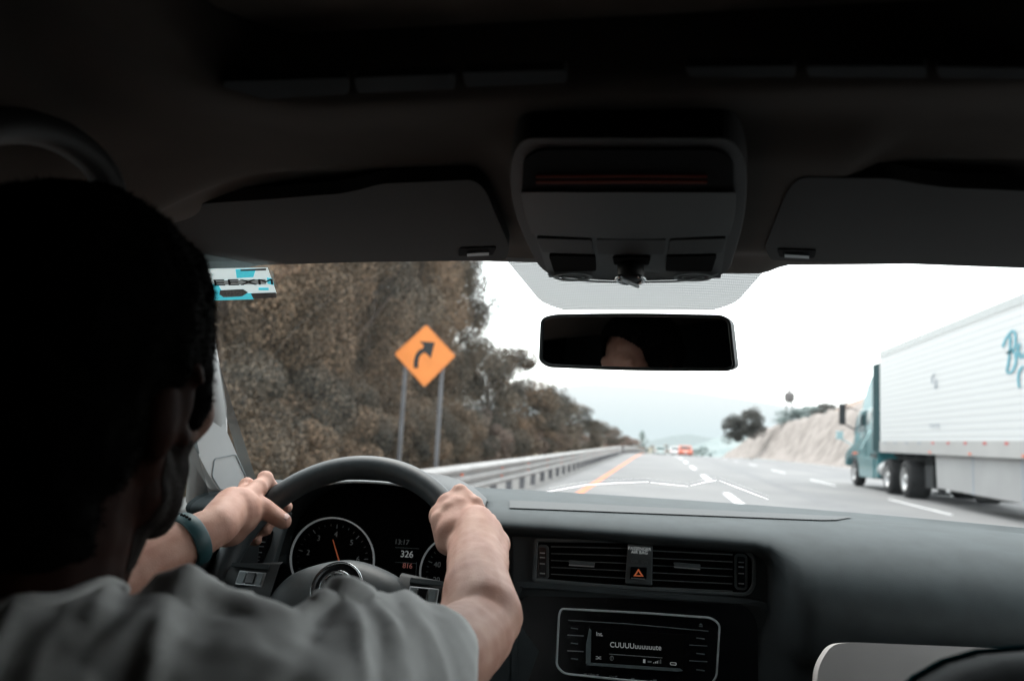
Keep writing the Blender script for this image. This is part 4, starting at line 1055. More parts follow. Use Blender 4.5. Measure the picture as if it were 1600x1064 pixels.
# icons: shuffle, track, battery, signal, repeat
mb = MB()
ribbon(mb, rp, [(931, 1025), (934, 1025.2), (937, 1028.5), (939.5, 1028.7)], .7, .0004, .0018); ribbon(mb, rp, [(931, 1028.5), (934, 1028.6), (937, 1025.2), (939.5, 1025.4)], .7, .0004, .0021); mb.build('shuffle_symbol', M['lit_mark'], sc_)
rframe(MB(), rp, ell(956, 1027.5, 3, 4, 16), ell(956, 1027.5, 2.2, 3.1, 16), .0004, .0018).build('track_symbol', M['dim_mark'], sc_)
rl_('track_symbol', [(956, 1024.5), (956, 1030.5)], .8, M['dim_mark'], .002, sc_)
plate(MB(), rp, [(1005, 1029), (1008.5, 1029.3), (1008.3, 1035), (1004.8, 1034.6)], .0004, .0018).build('battery_symbol', M['lit_mark'], sc_)
plate(MB(), rp, [(1012, 1031.5), (1018, 1032), (1018, 1034.6), (1012, 1034.2)], .0004, .0018).build('battery_symbol', M['dim_mark'], sc_)
for k in range(5):
    rl_('signal_bar', [(1021.5+2.7*k, 1035.3+.15*k), (1021.5+2.7*k, 1034-1.1*k)], 1.3, M['lit_mark'] if k < 3 else M['dim_mark'], .0018, sc_)
rframe(MB(), rp, rnd([(1047, 1033.5), (1057, 1034.3), (1057, 1038.8), (1047, 1038)], 2), rnd([(1048, 1034.4), (1056, 1035.1), (1056, 1037.9), (1048, 1037.2)], 1.4), .0004, .0018).build('repeat_symbol', M['lit_mark'], sc_)
for k, (y, l) in enumerate(((980.5, 0), (991.5, 1), (1004, 0), (1016, 1), (1028, 0))):
    rl_('key_divider' if l else 'key_print', [(886.5 if l else 892, y), (912 if l else 903, y+1.4)], 1.3 if l else 1.6, M['silver'] if l else M['dimsilver'])
for k, (y, l) in enumerate(((996, 0), (1007, 1), (1020, 0), (1031.5, 1), (1045.5, 0))):
    rl_('key_divider' if l else 'key_print', [(1077 if l else 1088, y), (1105 if l else 1101, y+1.7)], 1.2 if l else 1.6, M['dimsilver'])
rl_('eject_symbol', [(1092, 978), (1098, 978.5)], 1.2, M['dimsilver']); mb = MB(); plate(mb, rp, [(1095, 973), (1098.5, 976.5), (1091.5, 976)], .0004, .0012); mb.build('eject_symbol', M['dimsilver'], radio)
text_pl('key_print', 'PHONE', rp, 924, 1055, 5.5, M['dim_mark'], radio, off=.0014)
text_pl('key_print', 'EXT', rp, 958, 1058, 5.5, M['dimsilver'], radio, off=.0014)
rl_('key_print', [(986, 1060), (991, 1060.3)], 2.5, M['dimsilver']); rl_('key_print', [(1021, 1062), (1026, 1062.3)], 2.5, M['dimsilver'])

# --- glovebox / pale lower panel
gpl = Pl((0, 1.04, .95), (0, -1, .25))
plate(MB(), gpl, rnd([(1300, 1006), (1330, 1003), (1700, 1018), (1700, 1200), (1270, 1200), (1278, 1040)], [18, 18, 0, 0, 0, 30], 6), .03, 0).build('pale_lower_panel', M['glovebox'], dash, bevel=.012)

# --- binnacle: hood, cluster
hc = Vector((-.428, 0, 1.0))
def arch(k, y, hx=.192, hz=.141, n=32, z0=.0):
    return [(hc.x+(hx if math.cos(a) < 0 else .165)*k*math.copysign(abs(math.cos(a))**.8, math.cos(a)), y, hc.z+z0+hz*k*math.sin(a)**.75) for a in [math.pi*i/n for i in range(n+1)]]
mb = MB(); rows = [arch(.93, 1.34, z0=-.0), arch(.93, 1.19), arch(.955, 1.165), arch(1.0, 1.16), arch(1.03, 1.175), arch(1.04, 1.22), arch(1.02, 1.34), arch(.95, 1.52, z0=-.045)]
mb.grid(rows); mb.build('binnacle_hood', M['dash_dark'], dash, True)
mb = MB(); mb.tube([Vector(p)+Vector((0, -.002, 0)) for p in arch(.950, 1.156)[14:31]], .0024, 8); mb.build('hood_edge_glint', mat('hood_edge_highlight', (.30, .32, .32), .5, var=.05), dash, True)  # pale tube stands in for light caught along the hood lip
cpn = Pl((-.4, 1.235, 1.02), (0, -1, .22))
cl = thing('instrument_cluster', 'black instrument cluster with ringed dials and small lit display behind the steering wheel', 'instrument cluster', cpn.hit(600, 870))
def onc(p): return Vector((p[0], cpn.o.y+(p[2]-cpn.o.z)*.22, p[2]))
q = [onc(p) for p in arch(.925, 1.2)]+[onc((-.25, 0, .86)), onc((-.586, 0, .86))]
MB().extrude([p-cpn.n*.004 for p in q], -cpn.n*.003).build('face', M['void'], cl)
def dial(cx, cy, rx, ry, nums, a0, a1, parent, needle=None, ringa=(0, 360)):
    mb = MB(); n = 72
    o = ell(cx, cy, rx, ry, n, *ringa); i = ell(cx, cy, rx-2.0, ry-2.0, n, *ringa)
    if ringa == (0, 360): rframe(mb, cpn, o, i, .004, .004)
    else: plate(mb, cpn, o+i[::-1], .004, .004)
    d = mb.build('dial', mat('dial_ring_silver_glow', (.5, .52, .53), .4, .2, var=.3, vscale=30, emit=(.5,.55,.56), es=.12), parent)  # weak glow added so the silver ring looks brightly lit
    mb = MB(); plate(mb, cpn, ell(cx, cy, rx-2.5, ry-2.5, 48), .001, .0002); mb.build('dial_face', M['void'], d)
    for k, s in enumerate(nums):
        a = R(a0+(a1-a0)*k/(len(nums)-1)); x, y = cx+rx*.60*math.cos(a), cy-ry*.60*math.sin(a)
        if s: text_pl('numeral', s, cpn, x, y, 8.5, M['dim_mark'], d, off=.001)
        for j in range(4):
            if k == len(nums)-1 and j: break
            aa = R(a0+(a1-a0)*(k+j/4)/(len(nums)-1)); l = .10 if j == 0 else .05
            mb = MB(); ribbon(mb, cpn, [(cx+rx*.84*math.cos(aa), cy-ry*.84*math.sin(aa)), (cx+rx*(.84-l)*math.cos(aa), cy-ry*(.84-l)*math.sin(aa))], 1.1 if j == 0 else .7, .0004, .001); mb.build('tick', M['dim_mark'] if j == 0 else M['dimsilver'], d)
    if needle:
        mb = MB(); ribbon(mb, cpn, needle, [2.2, 1.0], .001, .003); mb.build('needle', M['orange'], d)
    return d
dial(520, 874, 66, 66, ['1', '2', '3', '4', '5', '6', '7'], 205, -40, cl, [(533, 884), (521, 843)])
dial(718, 896, 62, 62, ['20', '40', '60', '80', '100', '120'], 195, 10, cl)
text_pl('lit_text', '13:17', cpn, 628, 847, 8, M['dim_mark'], cl, off=.001)
text_pl('lit_text', '326', cpn, 636, 866, 10.5, M['lit_mark'], cl, off=.001)
text_pl('lit_text', '816', cpn, 637, 884, 8, mat('dim_red_print', (.4, .12, .1), .5, var=.02, emit=(.9, .35, .3), es=.10), cl, off=.001)
mb = MB(); ribbon(mb, cpn, [(618, 855), (655, 857)], .7, .0004, .001); ribbon(mb, cpn, [(617, 878), (651, 880)], .7, .0004, .001); ribbon(mb, cpn, [(651, 878), (650, 900)], .7, .0004, .001)
mb.build('display_line', M['dimsilver'], cl)
# side panel and left air vent
lp = Pl((-.6, 1.142, 1.0), (.12, -1, .1))
MB().extrude([lp.hit(x, y) for x, y in ((250, 800), (452, 800), (436, 850), (420, 905), (440, 935), (430, 1000), (250, 1000))], -lp.n*.02).build('side_panel', M['bezel'], dash, bevel=.003)
lv = MB(); plate(lv, lp, rnd([(300, 826), (428, 828), (424, 850), (409, 886), (300, 880)], 5), .002, .003); lvo = lv.build('air_vent', M['void'], dash)
for k in range(5):
    y = 842+10*k; mb = MB(); ribbon(mb, lp, [(300, y-3), (404-k*2, y)], 1.6, .006, .008); mb.build('slat', M['dimsilver'] if k == 4 else M['dash_dark'], lvo)
plate(MB(), lp, rnd([(410, 838), (422, 838), (414, 880), (400, 880)], 4), .004, .009).build('thumb_wheel', M['piano'], lvo)
for y in (846, 853, 862, 869, 874):
    mb = MB(); x = 417-(y-840)*.33; ribbon(mb, lp, [(x-4.5, y), (x+3, y+.4)], 1.6, .001, .0105); mb.build('thumb_mark', M['silver'], lvo)
# door corner trim (pale) and its pocket panel
dp = Pl((-.70, 1.1, 1.1), (1, -.25, 0))
plate(MB(), dp, rnd([(300, 560), (341, 640), (352, 668), (384, 742), (372, 762), (343, 768), (325, 740), (300, 690)], [0, 6, 10, 6, 8, 8, 20, 0]), .02, .0).build('mirror_corner_trim', M['pillar'], cabin, bevel=.003)
mb = MB(); rr_ = rnd([(334, 716), (368, 709), (385, 746), (370, 762), (344, 766), (330, 744)], 5)
rframe(mb, dp, rr_, inset(rr_, 1.2), .001, .0015); mb.build('trim_seam', M['dimsilver'], cabin)

# ================================================================== STEERING WHEEL
wc = Vector((-.413, 1.0, 1.008)); wt = R(29)
wu = Vector((1, 0, 0)); wv = Vector((0, math.sin(wt), math.cos(wt))); wn = Vector((0, -math.cos(wt), math.sin(wt)))
sw = thing('steering_wheel', 'black leather steering wheel held by the driver', 'steering wheel', wc)
RW, rw = .174, .0165
def wpt(a, rad=RW, off=0): return wc+(wu*math.cos(a)+wv*math.sin(a))*rad+wn*off
mb = MB(); rows = []
for i in range(97):
    a = 2*math.pi*i/96; c = wpt(a); o = wu*math.cos(a)+wv*math.sin(a)
    rows.append([c+o*math.cos(b)*rw*(1.0)+wn*math.sin(b)*rw*1.12 for b in [2*math.pi*k/20 for k in range(20)]])
mb.grid(rows, True); mb.build('rim', M['leather'], sw, True)
wp0 = Pl(wc, wn)
wc_rim = wc.copy(); wc = wc+wu*.012-wv*.020
hub = smoothpath([(-.100, -.02), (-.085, .016), (-.050, .038), (0, .050), (.050, .041), (.086, .020), (.100, -.02), (.09, -.055), (.05, -.09), (0, -.10), (-.05, -.09), (-.09, -.055)], 5, True)
rows = []
for k, o in ((1.04, -.012), (1.03, .004), (.99, .014), (.90, .022), (.70, .029), (.42, .033), (.01, .034)):
    rows.append([wc+wu*p[0]*k+wv*(p[1]*k)+wn*o for p in [(q.x, q.y) for q in hub]])
mb = MB(); mb.grid(rows, True); hb = mb.build('hub_pad', M['leather'], sw, True)
def ring(r_i, r_o, off, th, m, name, par, c=wc, n=48):
    mb = MB(); rows = []
    for k in range(n+1):
        a = 2*math.pi*k/n; e = wu*math.cos(a)+wv*math.sin(a)
        rows.append([c+e*r_i+wn*off, c+e*(r_i*.3+r_o*.7)+wn*(off+th), c+e*r_o+wn*off])
    mb.grid(rows); return mb.build(name, m, par, True)
ec = wc+wv*.004
mb = MB(); mb.tube([ec+wn*.026, ec+wn*.0375, ec+wn*.0385], [.0335, .0335, .028], 40); em = mb.build('emblem_disc', M['piano'], hb, False)
ring(.031, .0348, .036, .004, M['chrome'], 'emblem_ring', hb, ec)
ep = Pl(ec+wn*.041, wn)
def estroke(pts, w=.0038):
    mb = MB()
    for i in range(len(pts)-1):
        a = ec+wu*pts[i][0]+wv*pts[i][1]+wn*.0405; b = ec+wu*pts[i+1][0]+wv*pts[i+1][1]+wn*.0405
        t = (b-a).normalized(); s_ = t.cross(wn)*w/2
        mb.extrude([a+s_, b+s_, b-s_, a-s_], wn*.003)
    return mb
rg = .020
ring(.0185, .0222, .039, .003, M['chrome'], 'emblem_inner_ring', hb, ec)
estroke([(-.009, .017), (0, .003), (.009, .017)]).build('emblem_letter', M['chrome'], hb)
estroke([(-.017, .008), (-.009, -.015), (0, -.001), (.009, -.015), (.017, .008)]).build('emblem_letter', M['chrome'], hb)
wc = wc_rim
for s in (-1, 1):
    mb = MB(); ta = []
    for (x, y0, y1, o) in ((.085, .020, -.062, .004), (.115, .017, -.054, .002), (.14, .015, -.046, .0), (.165, .013, -.040, -.002)):
        ta.append([wc+wu*s*x+wv*y0+wn*(o-.012), wc+wu*s*x+wv*y0+wn*(o+.006), wc+wu*s*x+wv*(y0-.006)+wn*(o+.012), wc+wu*s*x+wv*(y1+.006)+wn*(o+.012), wc+wu*s*x+wv*y1+wn*(o+.006), wc+wu*s*x+wv*y1+wn*(o-.012)])
    mb.grid(ta, True); spk = mb.build('spoke', M['dash_dark'], sw, True)
    mb = MB(); mb.extrude([wc+wu*s*x+wv*y+wn*.014 for x, y in ((.100, .013), (.155, .011), (.155, .0055), (.100, .0055))], wn*.003); mb.build('switch_panel', M['dash'], spk, bevel=.001)
    y0 = -.010
    def sq(x0, x1, ya, yb, o, th): return MB().extrude([wc+wu*s*x+wv*y+wn*o for x, y in ((x0, ya), (x1, ya), (x1, yb), (x0, yb))], wn*th)
    sq(.101, .141, .002, -.018, .012, .004).build('switch_frame', M['silver'], spk, bevel=.0015)
    sq(.1035, .112, -.0005, -.0155, .0165, .001).build('button', M['dimsilver'], spk)
    sq(.114, .127, -.0005, -.0155, .0165, .002).build('button', M['piano'], spk, bevel=.0008)
    sq(.129, .1385, -.0005, -.0155, .0165, .001).build('button', M['dimsilver'], spk)
mb = MB(); mb.tube([wc-wn*.01, wc-wn*.10, wc-wn*.2], [.038, .05, .07], 20); mb.build('column', M['dash_dark'], sw, True)
for s in (-1, 1):
    mb = MB(); a = wc-wn*.07
    mb.tube([a+wu*s*.05, a+wu*s*.11+wv*.01, a+wu*s*.17+wv*.02], [.009, .008, .010], 10); mb.build('stalk', M['dash_dark'], sw, True)
# ================================================================== DRIVER
H = Vector((-.400, .475, 1.240))
def h(x, y, z): return H+Vector((x, y, z))
driver = thing('person', 'man in grey t-shirt seen from behind, both hands on the steering wheel', 'person', (-.43, .42, .5))
SR, SL = Vector((-.235, .462, 1.03)), Vector((-.60, .46, 1.03))
WR = P(745, 856, .955); ER = P(747, 990, .775)
B = MB()
# head
HR = Matrix.Rotation(R(5), 3, 'Z')
def turn(mb, start=0):
    for i in range(start, len(mb.v)): mb.v[i] = H+HR @ (mb.v[i]-H)
B.ball(h(0, -.012, .036), (.077, .097, .092)); B.ball(h(0, .040, -.010), (.064, .062, .085)); B.ball(h(0, .038, -.060), (.058, .058, .054)); B.cap(h(.040, -.008, -.045), .028, h(.030, .045, -.082), .026); B.cap(h(-.040, -.008, -.045), .028, h(-.030, .045, -.082), .026)
B.cap(h(-.045, .005, -.075), .022, h(-.018, .075, -.098), .018); B.cap(h(.045, .005, -.075), .022, h(.018, .075, -.098), .018); B.cap(h(-.018, .082, -.094), .017, h(.018, .082, -.094), .017)
B.cap(h(-.030, .078, .026), .015, h(.030, .078, .026), .015); B.cap(h(0, .094, .012), .008, h(0, .116, -.022), .011); B.ball(h(-.012, .104, -.026), .008); B.ball(h(.012, .104, -.026), .008)
B.cap(h(-.016, .096, -.052), .007, h(.016, .096, -.052), .007); B.cap(h(-.014, .094, -.063), .008, h(.014, .094, -.063), .008)
for s in (-1, 1):
    B.ball(h(s*.040, .072, -.018), (.022, .02, .024))
    ro = Matrix.Rotation(R(-22*s), 3, 'Z') @ Matrix.Rotation(R(-8), 3, 'X')
    B.ball(h(s*.074, -.004, -.012), (.006, .014, .027), ro)
    B.ball(h(s*.068, -.014, -.018), (.012, .018, .034))
    for k in range(9):      # helix of the ear
        a0, a1 = R(-60+25*k), R(-60+25*(k+1))
        def er(a): return h(s*(.0765), -.006, -.010)+ro @ Vector((s*.003, -.015*math.cos(a), .027*math.sin(a)))
        if k < 8: B.cap(er(a0), .0042, er(a1), .0042, 8)
    B.ball(h(s*.075, .006, -.034), (.006, .007, .009))
turn(B)
B.chain([h(0, -.022, -.05), h(0, -.035, -.105), Vector((-.408, .425, 1.05))], [.062, .063, .078])
B.cap(h(0, .02, -.09), .045, Vector((-.405, .45, 1.07)), .05)
# torso and arms
B.ball((-.41, .41, .88), (.175, .10, .20)); B.cap((-.41, .415, 1.03), .07, SR, .052); B.cap((-.41, .415, 1.03), .07, SL, .052)
def m3(a, b, t, off=(0, 0, 0)): return a.lerp(b, t)+Vector(off)
B.chain([SR, m3(SR, ER, .35, (.004, 0, -.005)), m3(SR, ER, .75, (.006, 0, -.004)), ER], [.054, .049, .042, .037])
fa = (WR-ER)
B.chain([ER, m3(ER, WR, .16, (.006, 0, .002)), m3(ER, WR, .40, (.001, 0, 0)), m3(ER, WR, .72, (.0, 0, 0)), m3(ER, WR, .93)], [.036, .041, .040, .035, .032])
B.cap(m3(ER, WR, .05, (-.018, 0, -.008)), .030, m3(ER, WR, .5, (-.008, 0, 0)), .026)
WL = P(338, 822, .905); EL = Vector((-.655, .66, .975))
B.chain([SL, m3(SL, EL, .5, (-.01, 0, -.01)), EL], [.054, .047, .041])
B.chain([EL, m3(EL, WL, .2), m3(EL, WL, .5), m3(EL, WL, .8), m3(EL, WL, .97)], [.041, .044, .037, .030, .0265])
# ---- hands
def hand(side, wrist, angs, kn, pip, dip, tip, thumb, fr=(.0108, .0112, .0106, .0094)):
    ks = []
    for i, a in enumerate(angs):
        a = R(a)
        f = lambda q: wpt(a, RW+q[0], q[1])
        K, Pp, D, T = f(kn[i]), f(pip[i]), f(dip[i]), f(tip[i]); r_ = fr[i]
        ks.append(K)
        B.chain([K, Pp, D, T], [r_*1.12, r_, r_*.93, r_*.82], 14)
        B.ball(K+(K-wrist).normalized()*.001+wn*.003+Vector((0, 0, .002)), r_*1.16)
        B.cap(wrist.lerp(K, .12), .0165, K, r_*1.08, 14)
        B.cap(wrist.lerp(K, .35)-(K-wrist).normalized().cross(wn)*0+Vector((0, 0, -.006)), .014, K.lerp(wrist, .12)+Vector((0, 0, -.004)), .0115, 14)
    for i in range(3): B.cap(ks[i].lerp(wrist, .16), .0118, ks[i+1].lerp(wrist, .16), .0115, 12)
    B.chain(thumb[0], thumb[1], 14)
    return ks
th = [WR.lerp(P(705, 845, .975), .35), P(700, 848, .985), P(688, 812, 1.000), P(700, 792, 1.035)]
wc = wc_rim
ksR = hand(1, WR, (41, 33, 25, 17.5), ((.022, .026), (.031, .027), (.040, .024), (.048, .014)), ((.034, -.010), (.036, -.012), (.036, -.012), (.034, -.012)),
     ((.010, -.030), (.012, -.032), (.012, -.032), (.012, -.029)), ((-.016, -.022), (-.014, -.024), (-.014, -.024), (-.012, -.022)),
     (th, [.019, .0165, .0145, .0115]))
B.cap(P(722, 787, 1.036), .022, P(711, 832, .988), .025); B.cap(ksR[0].lerp(WR, .35)+Vector((-.004, 0, -.006)), .020, P(706, 800, 1.01), .018); B.cap(m3(ER, WR, .62, (.010, 0, 0)), .027, WR.lerp(ksR[3], .6)+Vector((.002, 0, 0)), .021); B.cap(m3(ER, WR, .62, (-.008, 0, 0)), .027, WR.lerp(th[1], .4), .0235); B.ball(P(703, 792, 1.030), .021); B.ball(P(690, 806, 1.018), .019); B.ball(P(715, 800, 1.018), .023); B.cap(WR.lerp(ksR[3], .75), .019, wpt(R(12), RW+.036, .012), .0155); B.cap(m3(ER, WR, .7), .031, WR.lerp(ksR[1], .55), .0265); B.cap(m3(ER, WR, .7), .030, WR.lerp(ksR[2], .55), .0265); B.ball(th[1].lerp(ksR[1], .4), (.020, .022, .020)); B.ball(WR.lerp(th[1], .65)+Vector((0, .012, 0)), (.019, .024, .022)); B.ball((ksR[2]+WR)/2+Vector((0, .004, -.010)), (.036, .038, .024))
thl = [WL.lerp(wpt(R(150), RW+.02, .045), .45), wpt(R(150), RW+.012, .042), wpt(R(146), RW-.026, .038), wpt(R(143), RW-.058, .030)]
ksL = hand(-1, WL, (138, 145, 152, 159), ((.028, .012), (.042, .008), (.046, .008), (.042, .010)), ((.014, -.022), (.026, -.031), (.030, -.031), (.028, -.028)),
     ((.002, -.034), (-.002, -.036), (-.002, -.035), (-.002, -.032)), ((-.002, -.031), (-.012, -.022), (-.014, -.020), (-.014, -.018)),
     (thl, [.020, .0175, .0145, .0118]))
B.ball((ksL[1]+WL)/2+Vector((.006, .0, -.008)), (.034, .036, .034)); B.cap(WL, .0265, WL.lerp(ksL[1], .5), .027); B.cap(ksL[0].lerp(WL, .18), .0145, thl[1].lerp(thl[2], .35), .0125); B.ball((ksL[2]+WL)/2+Vector((.006, .0, -.016)), (.030, .034, .030))
def skinfn(v, n):
    return v+n*(.0005*noise.noise(v*60)+.0010*noise.noise(v*22))
body = remesh(B, .0026, 10, .5, skinfn)
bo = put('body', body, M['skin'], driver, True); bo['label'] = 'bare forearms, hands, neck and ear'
bbvh = BVHTree.FromPolygons([tuple(v.co) for v in body.vertices], [tuple(p.vertices) for p in body.polygons])
# nails (thumb and index of the left hand)
def nail(tip, prev, nd, w=.0062, l=.008, name='thumb_nail'):
    d = (tip-prev).normalized(); nd = (nd-d*nd.dot(d)).normalized(); s_ = d.cross(nd)
    rows = []
    for i in range(7):
        t = i/6-.3; rows.append([tip+d*(t*l)+s_*(q*w*(1-.25*max(0, t)))+nd*(.0112-.0016*q*q-.0022*max(0, t)**2) for q in [-1+k/3 for k in range(7)]])
    mb = MB(); mb.grid(rows); o = mb.build(name, M['nail'], driver, True); md = o.modifiers.new('s', 'SOLIDIFY'); md.thickness = .0008
nail(thl[3], thl[2], wv*.6+wn*.8)
# wristband
ax = (WL-EL).normalized(); wc0 = EL.lerp(WL, .865)
def ringaround(c, ax, r1, r2, n=48, tw=0):
    x = ax.orthogonal().normalized(); y = ax.cross(x); return [c+(x*math.cos(2*math.pi*k/n)*r1+y*math.sin(2*math.pi*k/n)*r2) for k in range(n)]
mb = MB(); rows = []
for q, r_ in ((-.0095, .0295), (-.0095, .0325), (-.008, .0338), (.008, .0335), (.0095, .0322), (.0095, .029)): rows.append(ringaround(wc0+ax*q, ax, r_, r_))
mb.grid(rows, True); wb = mb.build('wristband', M['band'], driver, True); wb['label'] = 'dark teal rubber wristband'
mb = MB()
for k in range(4): 
    d = (CAM-wc0).normalized(); d = (d-ax*d.dot(ax)).normalized(); d = Matrix.Rotation(R(-42-9*k), 3, ax) @ d; mb.ball(wc0+d*.0334, (.0022, .0022, .0022), nu=8, nv=6)
mb.build('strap_hole', M['void'], wb)
# eyes
for s in (-1, 1):
    mb = MB(); mb.ball(h(s*.031, .083, .010), .0118); turn(mb); mb.build('eye', mat('eye_white', (.6, .56, .52), .2, var=.02), driver, True)
# ---- hair with short strands
HB = MB(); HB.ball(h(.002, -.014, .042), (.0865, .1045, .0965)); HB.ball(h(0, -.045, -.020), (.074, .070, .086)); HB.ball(h(0, -.058, -.085), (.060, .046, .066)); HB.ball(h(0, .045, .075), (.062, .05, .055))
for s in (-1, 1): HB.ball(h(s*.073, .024, .010), (.010, .018, .040))
turn(HB)
hm = remesh(HB, .0035, 6, .5, lambda v, n: v+n*(.0035*noise.noise(v*38)+.0015*noise.noise(v*110)))
bm = bmesh.new(); bm.from_mesh(hm)
# the forehead and face stay free
dele = [f for f in bm.faces if (lambda c: c.y > .035 and (c.x/.064)**2+((c.z-.018)/.068)**2 < 1)(HR.transposed() @ (f.calc_center_median()-H))]
bmesh.ops.delete(bm, geom=dele, context='FACES'); bm.to_mesh(hm); bm.free()
def strands(mb, me, n, L, w, tilt, seed=1, cond=None):
    rs = random.Random(seed); ps = me.polygons
    for i in range(n):
        f = ps[rs.randrange(len(ps))]; c = f.center.copy(); nn = f.normal.copy()
        if cond and not cond(c): continue
        d = (nn+Vector(tilt)+Vector((rs.uniform(-1, 1), rs.uniform(-1, 1), rs.uniform(-1, 1)))*.5).normalized()
        s_ = d.cross(Vector((rs.uniform(-1, 1), rs.uniform(-1, 1), rs.uniform(-1, 1)))).normalized()*w
        l = L*rs.uniform(.5, 1.1); c -= nn*.002
        mb.add([c-s_, c+s_, c+d*l*.6+Vector((0, 0, -.0005)), c+d*l], [(0, 1, 2), (1, 3, 2)])
hair = put('hair', hm, M['hair'], driver, True); hair['label'] = 'short black hair'
mb = MB(); strands(mb, hm, 16000, .0065, .0006, (0, .1, -.2), 3); mb.build('hair_strands', M['hair'], hair)['kind'] = 'stuff'
# beard: dark skin-hugging layer with stubble on the jaw
def injaw(c):
    q = HR.transposed() @ (c-H); e = .006*noise.noise(c*70)
    return q.z < -.038-.30*max(0, .03-q.y)+e and q.z > -.128 and q.y > .004+e and abs(q.x) < .085
bm = bmesh.new(); bm.from_mesh(body); bmesh.ops.delete(bm, geom=[f for f in bm.faces if not injaw(f.calc_center_median())], context='FACES')
for v in bm.verts: v.co += v.normal*.0009
jm = bpy.data.meshes.new('beard'); bm.to_mesh(jm); bm.free()
jb = put('beard', jm, M['beard'], driver, True)
mb = MB(); strands(mb, body, 60000, .0045, .00045, (0, .2, -.4), 5, lambda c: (lambda q: q.z < -.035-.25*max(0, .03-q.y) and q.z > -.125 and q.y > .005 and abs(q.x) < .08)(HR.transposed() @ (c-H)))
mb.build('stubble', M['beard'], jb)['kind'] = 'stuff'; jb['label'] = 'short dark beard along the jaw'
# fine hairs on the forearms
mb = MB(); strands(mb, body, 0, .006, .00007, (0, .5, -.5), 9, lambda c: .70 < c.y < .92 and c.z > .95)
mb.build('arm_hair', mat('arm_hair', (.16, .11, .09), .6, var=.1), driver)['kind'] = 'stuff'

# ---- t-shirt
def shirt_base():
    S = MB()
    S.ball((-.41, .405, .86), (.205, .118, .26)); S.cap((-.408, .415, 1.040), .080, SR+Vector((0, 0, -.004)), .060); S.cap((-.408, .415, 1.040), .080, SL+Vector((0, 0, .002)), .064)
    S.cap(SR+Vector((0, 0, -.02)), .066, (-.35, .42, .92), .09)
    return S
SE = SR.lerp(ER, .52)+Vector((.002, 0, -.002))
S = shirt_base(); S.cap(SR+Vector((0, 0, -.004)), .061, SE, .0575); S.cap(SL, .064, SL.lerp(EL, .5), .060)
S.chain([P(285, 958, .475), P(360, 986, .485), P(440, 996, .49)], [.022, .018, .015])
base = remesh(S, .006, 8)
sb = BVHTree.FromPolygons([tuple(v.co) for v in base.vertices], [tuple(p.vertices) for p in base.polygons])
def onshirt(px, py):
    for k in range(40):
        hh = sb.ray_cast(CAM, ray(px, py+k*3).normalized())
        if hh[0] is not None: return hh[0], hh[1], k*3
    return None
folds = [([(280, 890), (292, 910), (302, 940), (296, 985)], [.005, .007, .008, .006]),
         ([(352, 925), (380, 945), (400, 975), (405, 1020)], [.003, .006, .008, .005]),
         ([(432, 922), (450, 945), (456, 985), (444, 1040)], [.005, .009, .010, .007]),
         ([(533, 904), (548, 925), (540, 960), (505, 1000), (470, 1040)], [.014, .013, .012, .010, .007]),
         ([(588, 930), (600, 960), (604, 1010), (598, 1064)], [.012, .011, .010, .008]),
         ([(616, 936), (640, 970), (655, 1010), (664, 1064)], [.011, .010, .010, .008]),
         ([(250, 890), (215, 930), (165, 970), (90, 1010)], [.008, .009, .009, .006]),
         ([(330, 960), (300, 1010), (240, 1064)], [.007, .009, .007]),
         ([(560, 985), (575, 1020), (560, 1064)], [.008, .009, .007]),
         ([(500, 925), (470, 950), (430, 990), (380, 1030)], [.006, .009, .009, .006]),
         ([(680, 985), (700, 1020), (712, 1064)], [.006, .007, .006])]
for pts, rr2 in folds:
    ch = []
    for (x, y), r_ in zip(pts, [q*.8 for q in rr2]):
        q = onshirt(x, y)
        if q is None: continue
        p, n_, dy = q
        if not ch: ch += [(p+Vector((.012, .080, -.050)), r_*.8), (p+Vector((.004, .030, -.010)), r_*.95)]
        ch.append((p-n_*r_*.6 if (n_.dot(p-CAM) < 0) else p, r_))
        if dy: ch[-1] = (ch[-1][0]+Vector((0, 0, (0 if x < 500 else min(.02, dy/1200*.5*.9)))), r_)
    if len(ch) > 1: S.chain([c[0] for c in ch], [c[1] for c in ch], 12)
shm = remesh(S, .0042, 10, .5, lambda v, n: v+n*(.0016*noise.noise(v*26)+.0008*noise.noise(v*70)+.0065*(1-abs(noise.noise(Vector((v.x*30+v.y*12, v.y*8, v.z*7))))*2.4)+.0022))
# open the sleeve end and the neck
axr = (ER-SR).normalized()
bm = bmesh.new(); bm.from_mesh(shm)
NC = Vector((-.405, .430, 1.105))
dele = []
for f in bm.faces:
    c = f.calc_center_median()
    if (c-SE).dot(axr) > .040 and (c-SE).length < .2 and c.x > -.30: dele.append(f)
    e = c-NC
    if math.hypot(e.x, e.y) < .070 and c.z > 1.05: dele.append(f)
bmesh.ops.delete(bm, geom=dele, context='FACES'); bm.to_mesh(shm); bm.free()
sh = put('t_shirt', shm, M['shirt'], driver, True); sh['label'] = 'grey cotton t-shirt with deep folds over the shoulder'
md = sh.modifiers.new('s', 'SOLIDIFY'); md.thickness = .0022; md.offset = 1
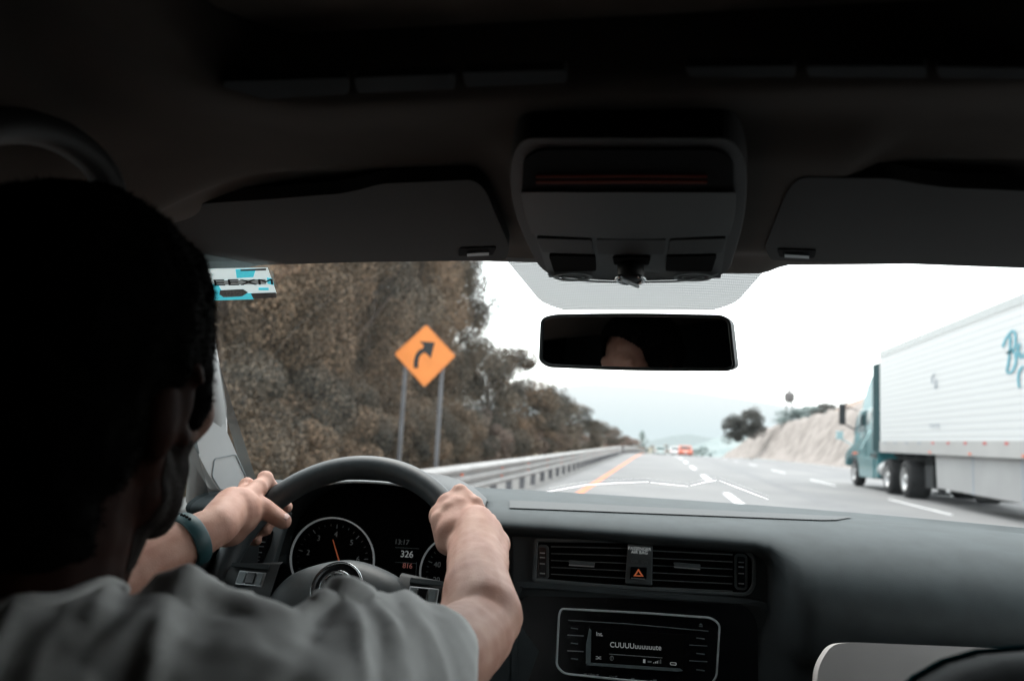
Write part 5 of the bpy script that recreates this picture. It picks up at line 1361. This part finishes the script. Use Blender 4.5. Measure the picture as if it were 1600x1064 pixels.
# hems
bm = bmesh.new(); bm.from_mesh(shm); bv = {v for e in bm.edges if e.is_boundary for v in e.verts}; sx_ = axr.orthogonal().normalized(); sy_ = axr.cross(sx_)
sle = [v.co.copy() for v in bv if v.co.x > -.30 and v.co.y > .52]; nec = [v.co.copy() for v in bv if (v.co-NC).length < .12]; bm.free()
def loop_tube(pts, key, r_, name, n=60, push=0, ctr=None):
    pts.sort(key=key); bins = [[] for _ in range(n)]
    for p in pts: bins[int((key(p)+math.pi)/(2*math.pi)*n) % n].append(p)
    q = [sum(b, Vector())/len(b) for b in bins if b]
    q = [(q[i-1]+q[i]+q[(i+1) % len(q)])/3 for i in range(len(q))]
    q = [p+(p-ctr).normalized()*push for p in q]
    mb = MB(); mb.tube(q+[q[0]], r_, 10, caps=False); mb.build(name, M['shirt'], sh, True)
if sle: c0 = sum(sle, Vector())/len(sle); loop_tube(sle, lambda p: math.atan2((p-c0).dot(sy_), (p-c0).dot(sx_)), .0030, 'sleeve_hem', push=.0, ctr=c0)
if nec: loop_tube(nec, lambda p: math.atan2(p.y-NC.y, p.x-NC.x), .0058, 'collar', push=.0, ctr=NC)
# ================================================================== LIGHT
w = bpy.data.worlds.new('World'); scene.world = w; w.use_nodes = True; nt = w.node_tree; N = nt.nodes; L = nt.links
bg = N['Background']; sky = N.new('ShaderNodeTexSky'); sky.sky_type = 'NISHITA'; sky.sun_disc = False
SE_, SA_ = R(62), R(-24)
sky.sun_elevation = SE_; sky.sun_rotation = SA_; sky.dust_density = 4; sky.air_density = 1.5
L.new(sky.outputs['Color'], bg.inputs['Color']); bg.inputs['Strength'].default_value = .08
b2 = N.new('ShaderNodeBackground'); b2.inputs['Color'].default_value = (.97, 1.0, 1.0, 1); b2.inputs['Strength'].default_value = 2.8
ad = N.new('ShaderNodeAddShader'); L.new(bg.outputs[0], ad.inputs[0]); L.new(b2.outputs[0], ad.inputs[1]); L.new(ad.outputs[0], N['World Output'].inputs['Surface'])
sd = bpy.data.lights.new('sun', 'SUN'); sd.energy = 1.9; sd.angle = R(35); sd.color = (1, .97, .93)
so = bpy.data.objects.new('sun', sd); COL.objects.link(so)
dr = Vector((math.sin(SA_)*math.cos(SE_), math.cos(SA_)*math.cos(SE_), math.sin(SE_)))
so.rotation_euler = dr.to_track_quat('Z', 'Y').to_euler()
scene.view_settings.view_transform = 'Standard'; scene.view_settings.look = 'None'; scene.view_settings.exposure = 0
scene.cycles.use_denoising = True; scene.cycles.max_bounces = 10; scene.cycles.transparent_max_bounces = 24; scene.cycles.sample_clamp_indirect = 6
scene.cycles.diffuse_bounces = 5
bpy.context.view_layer.update()
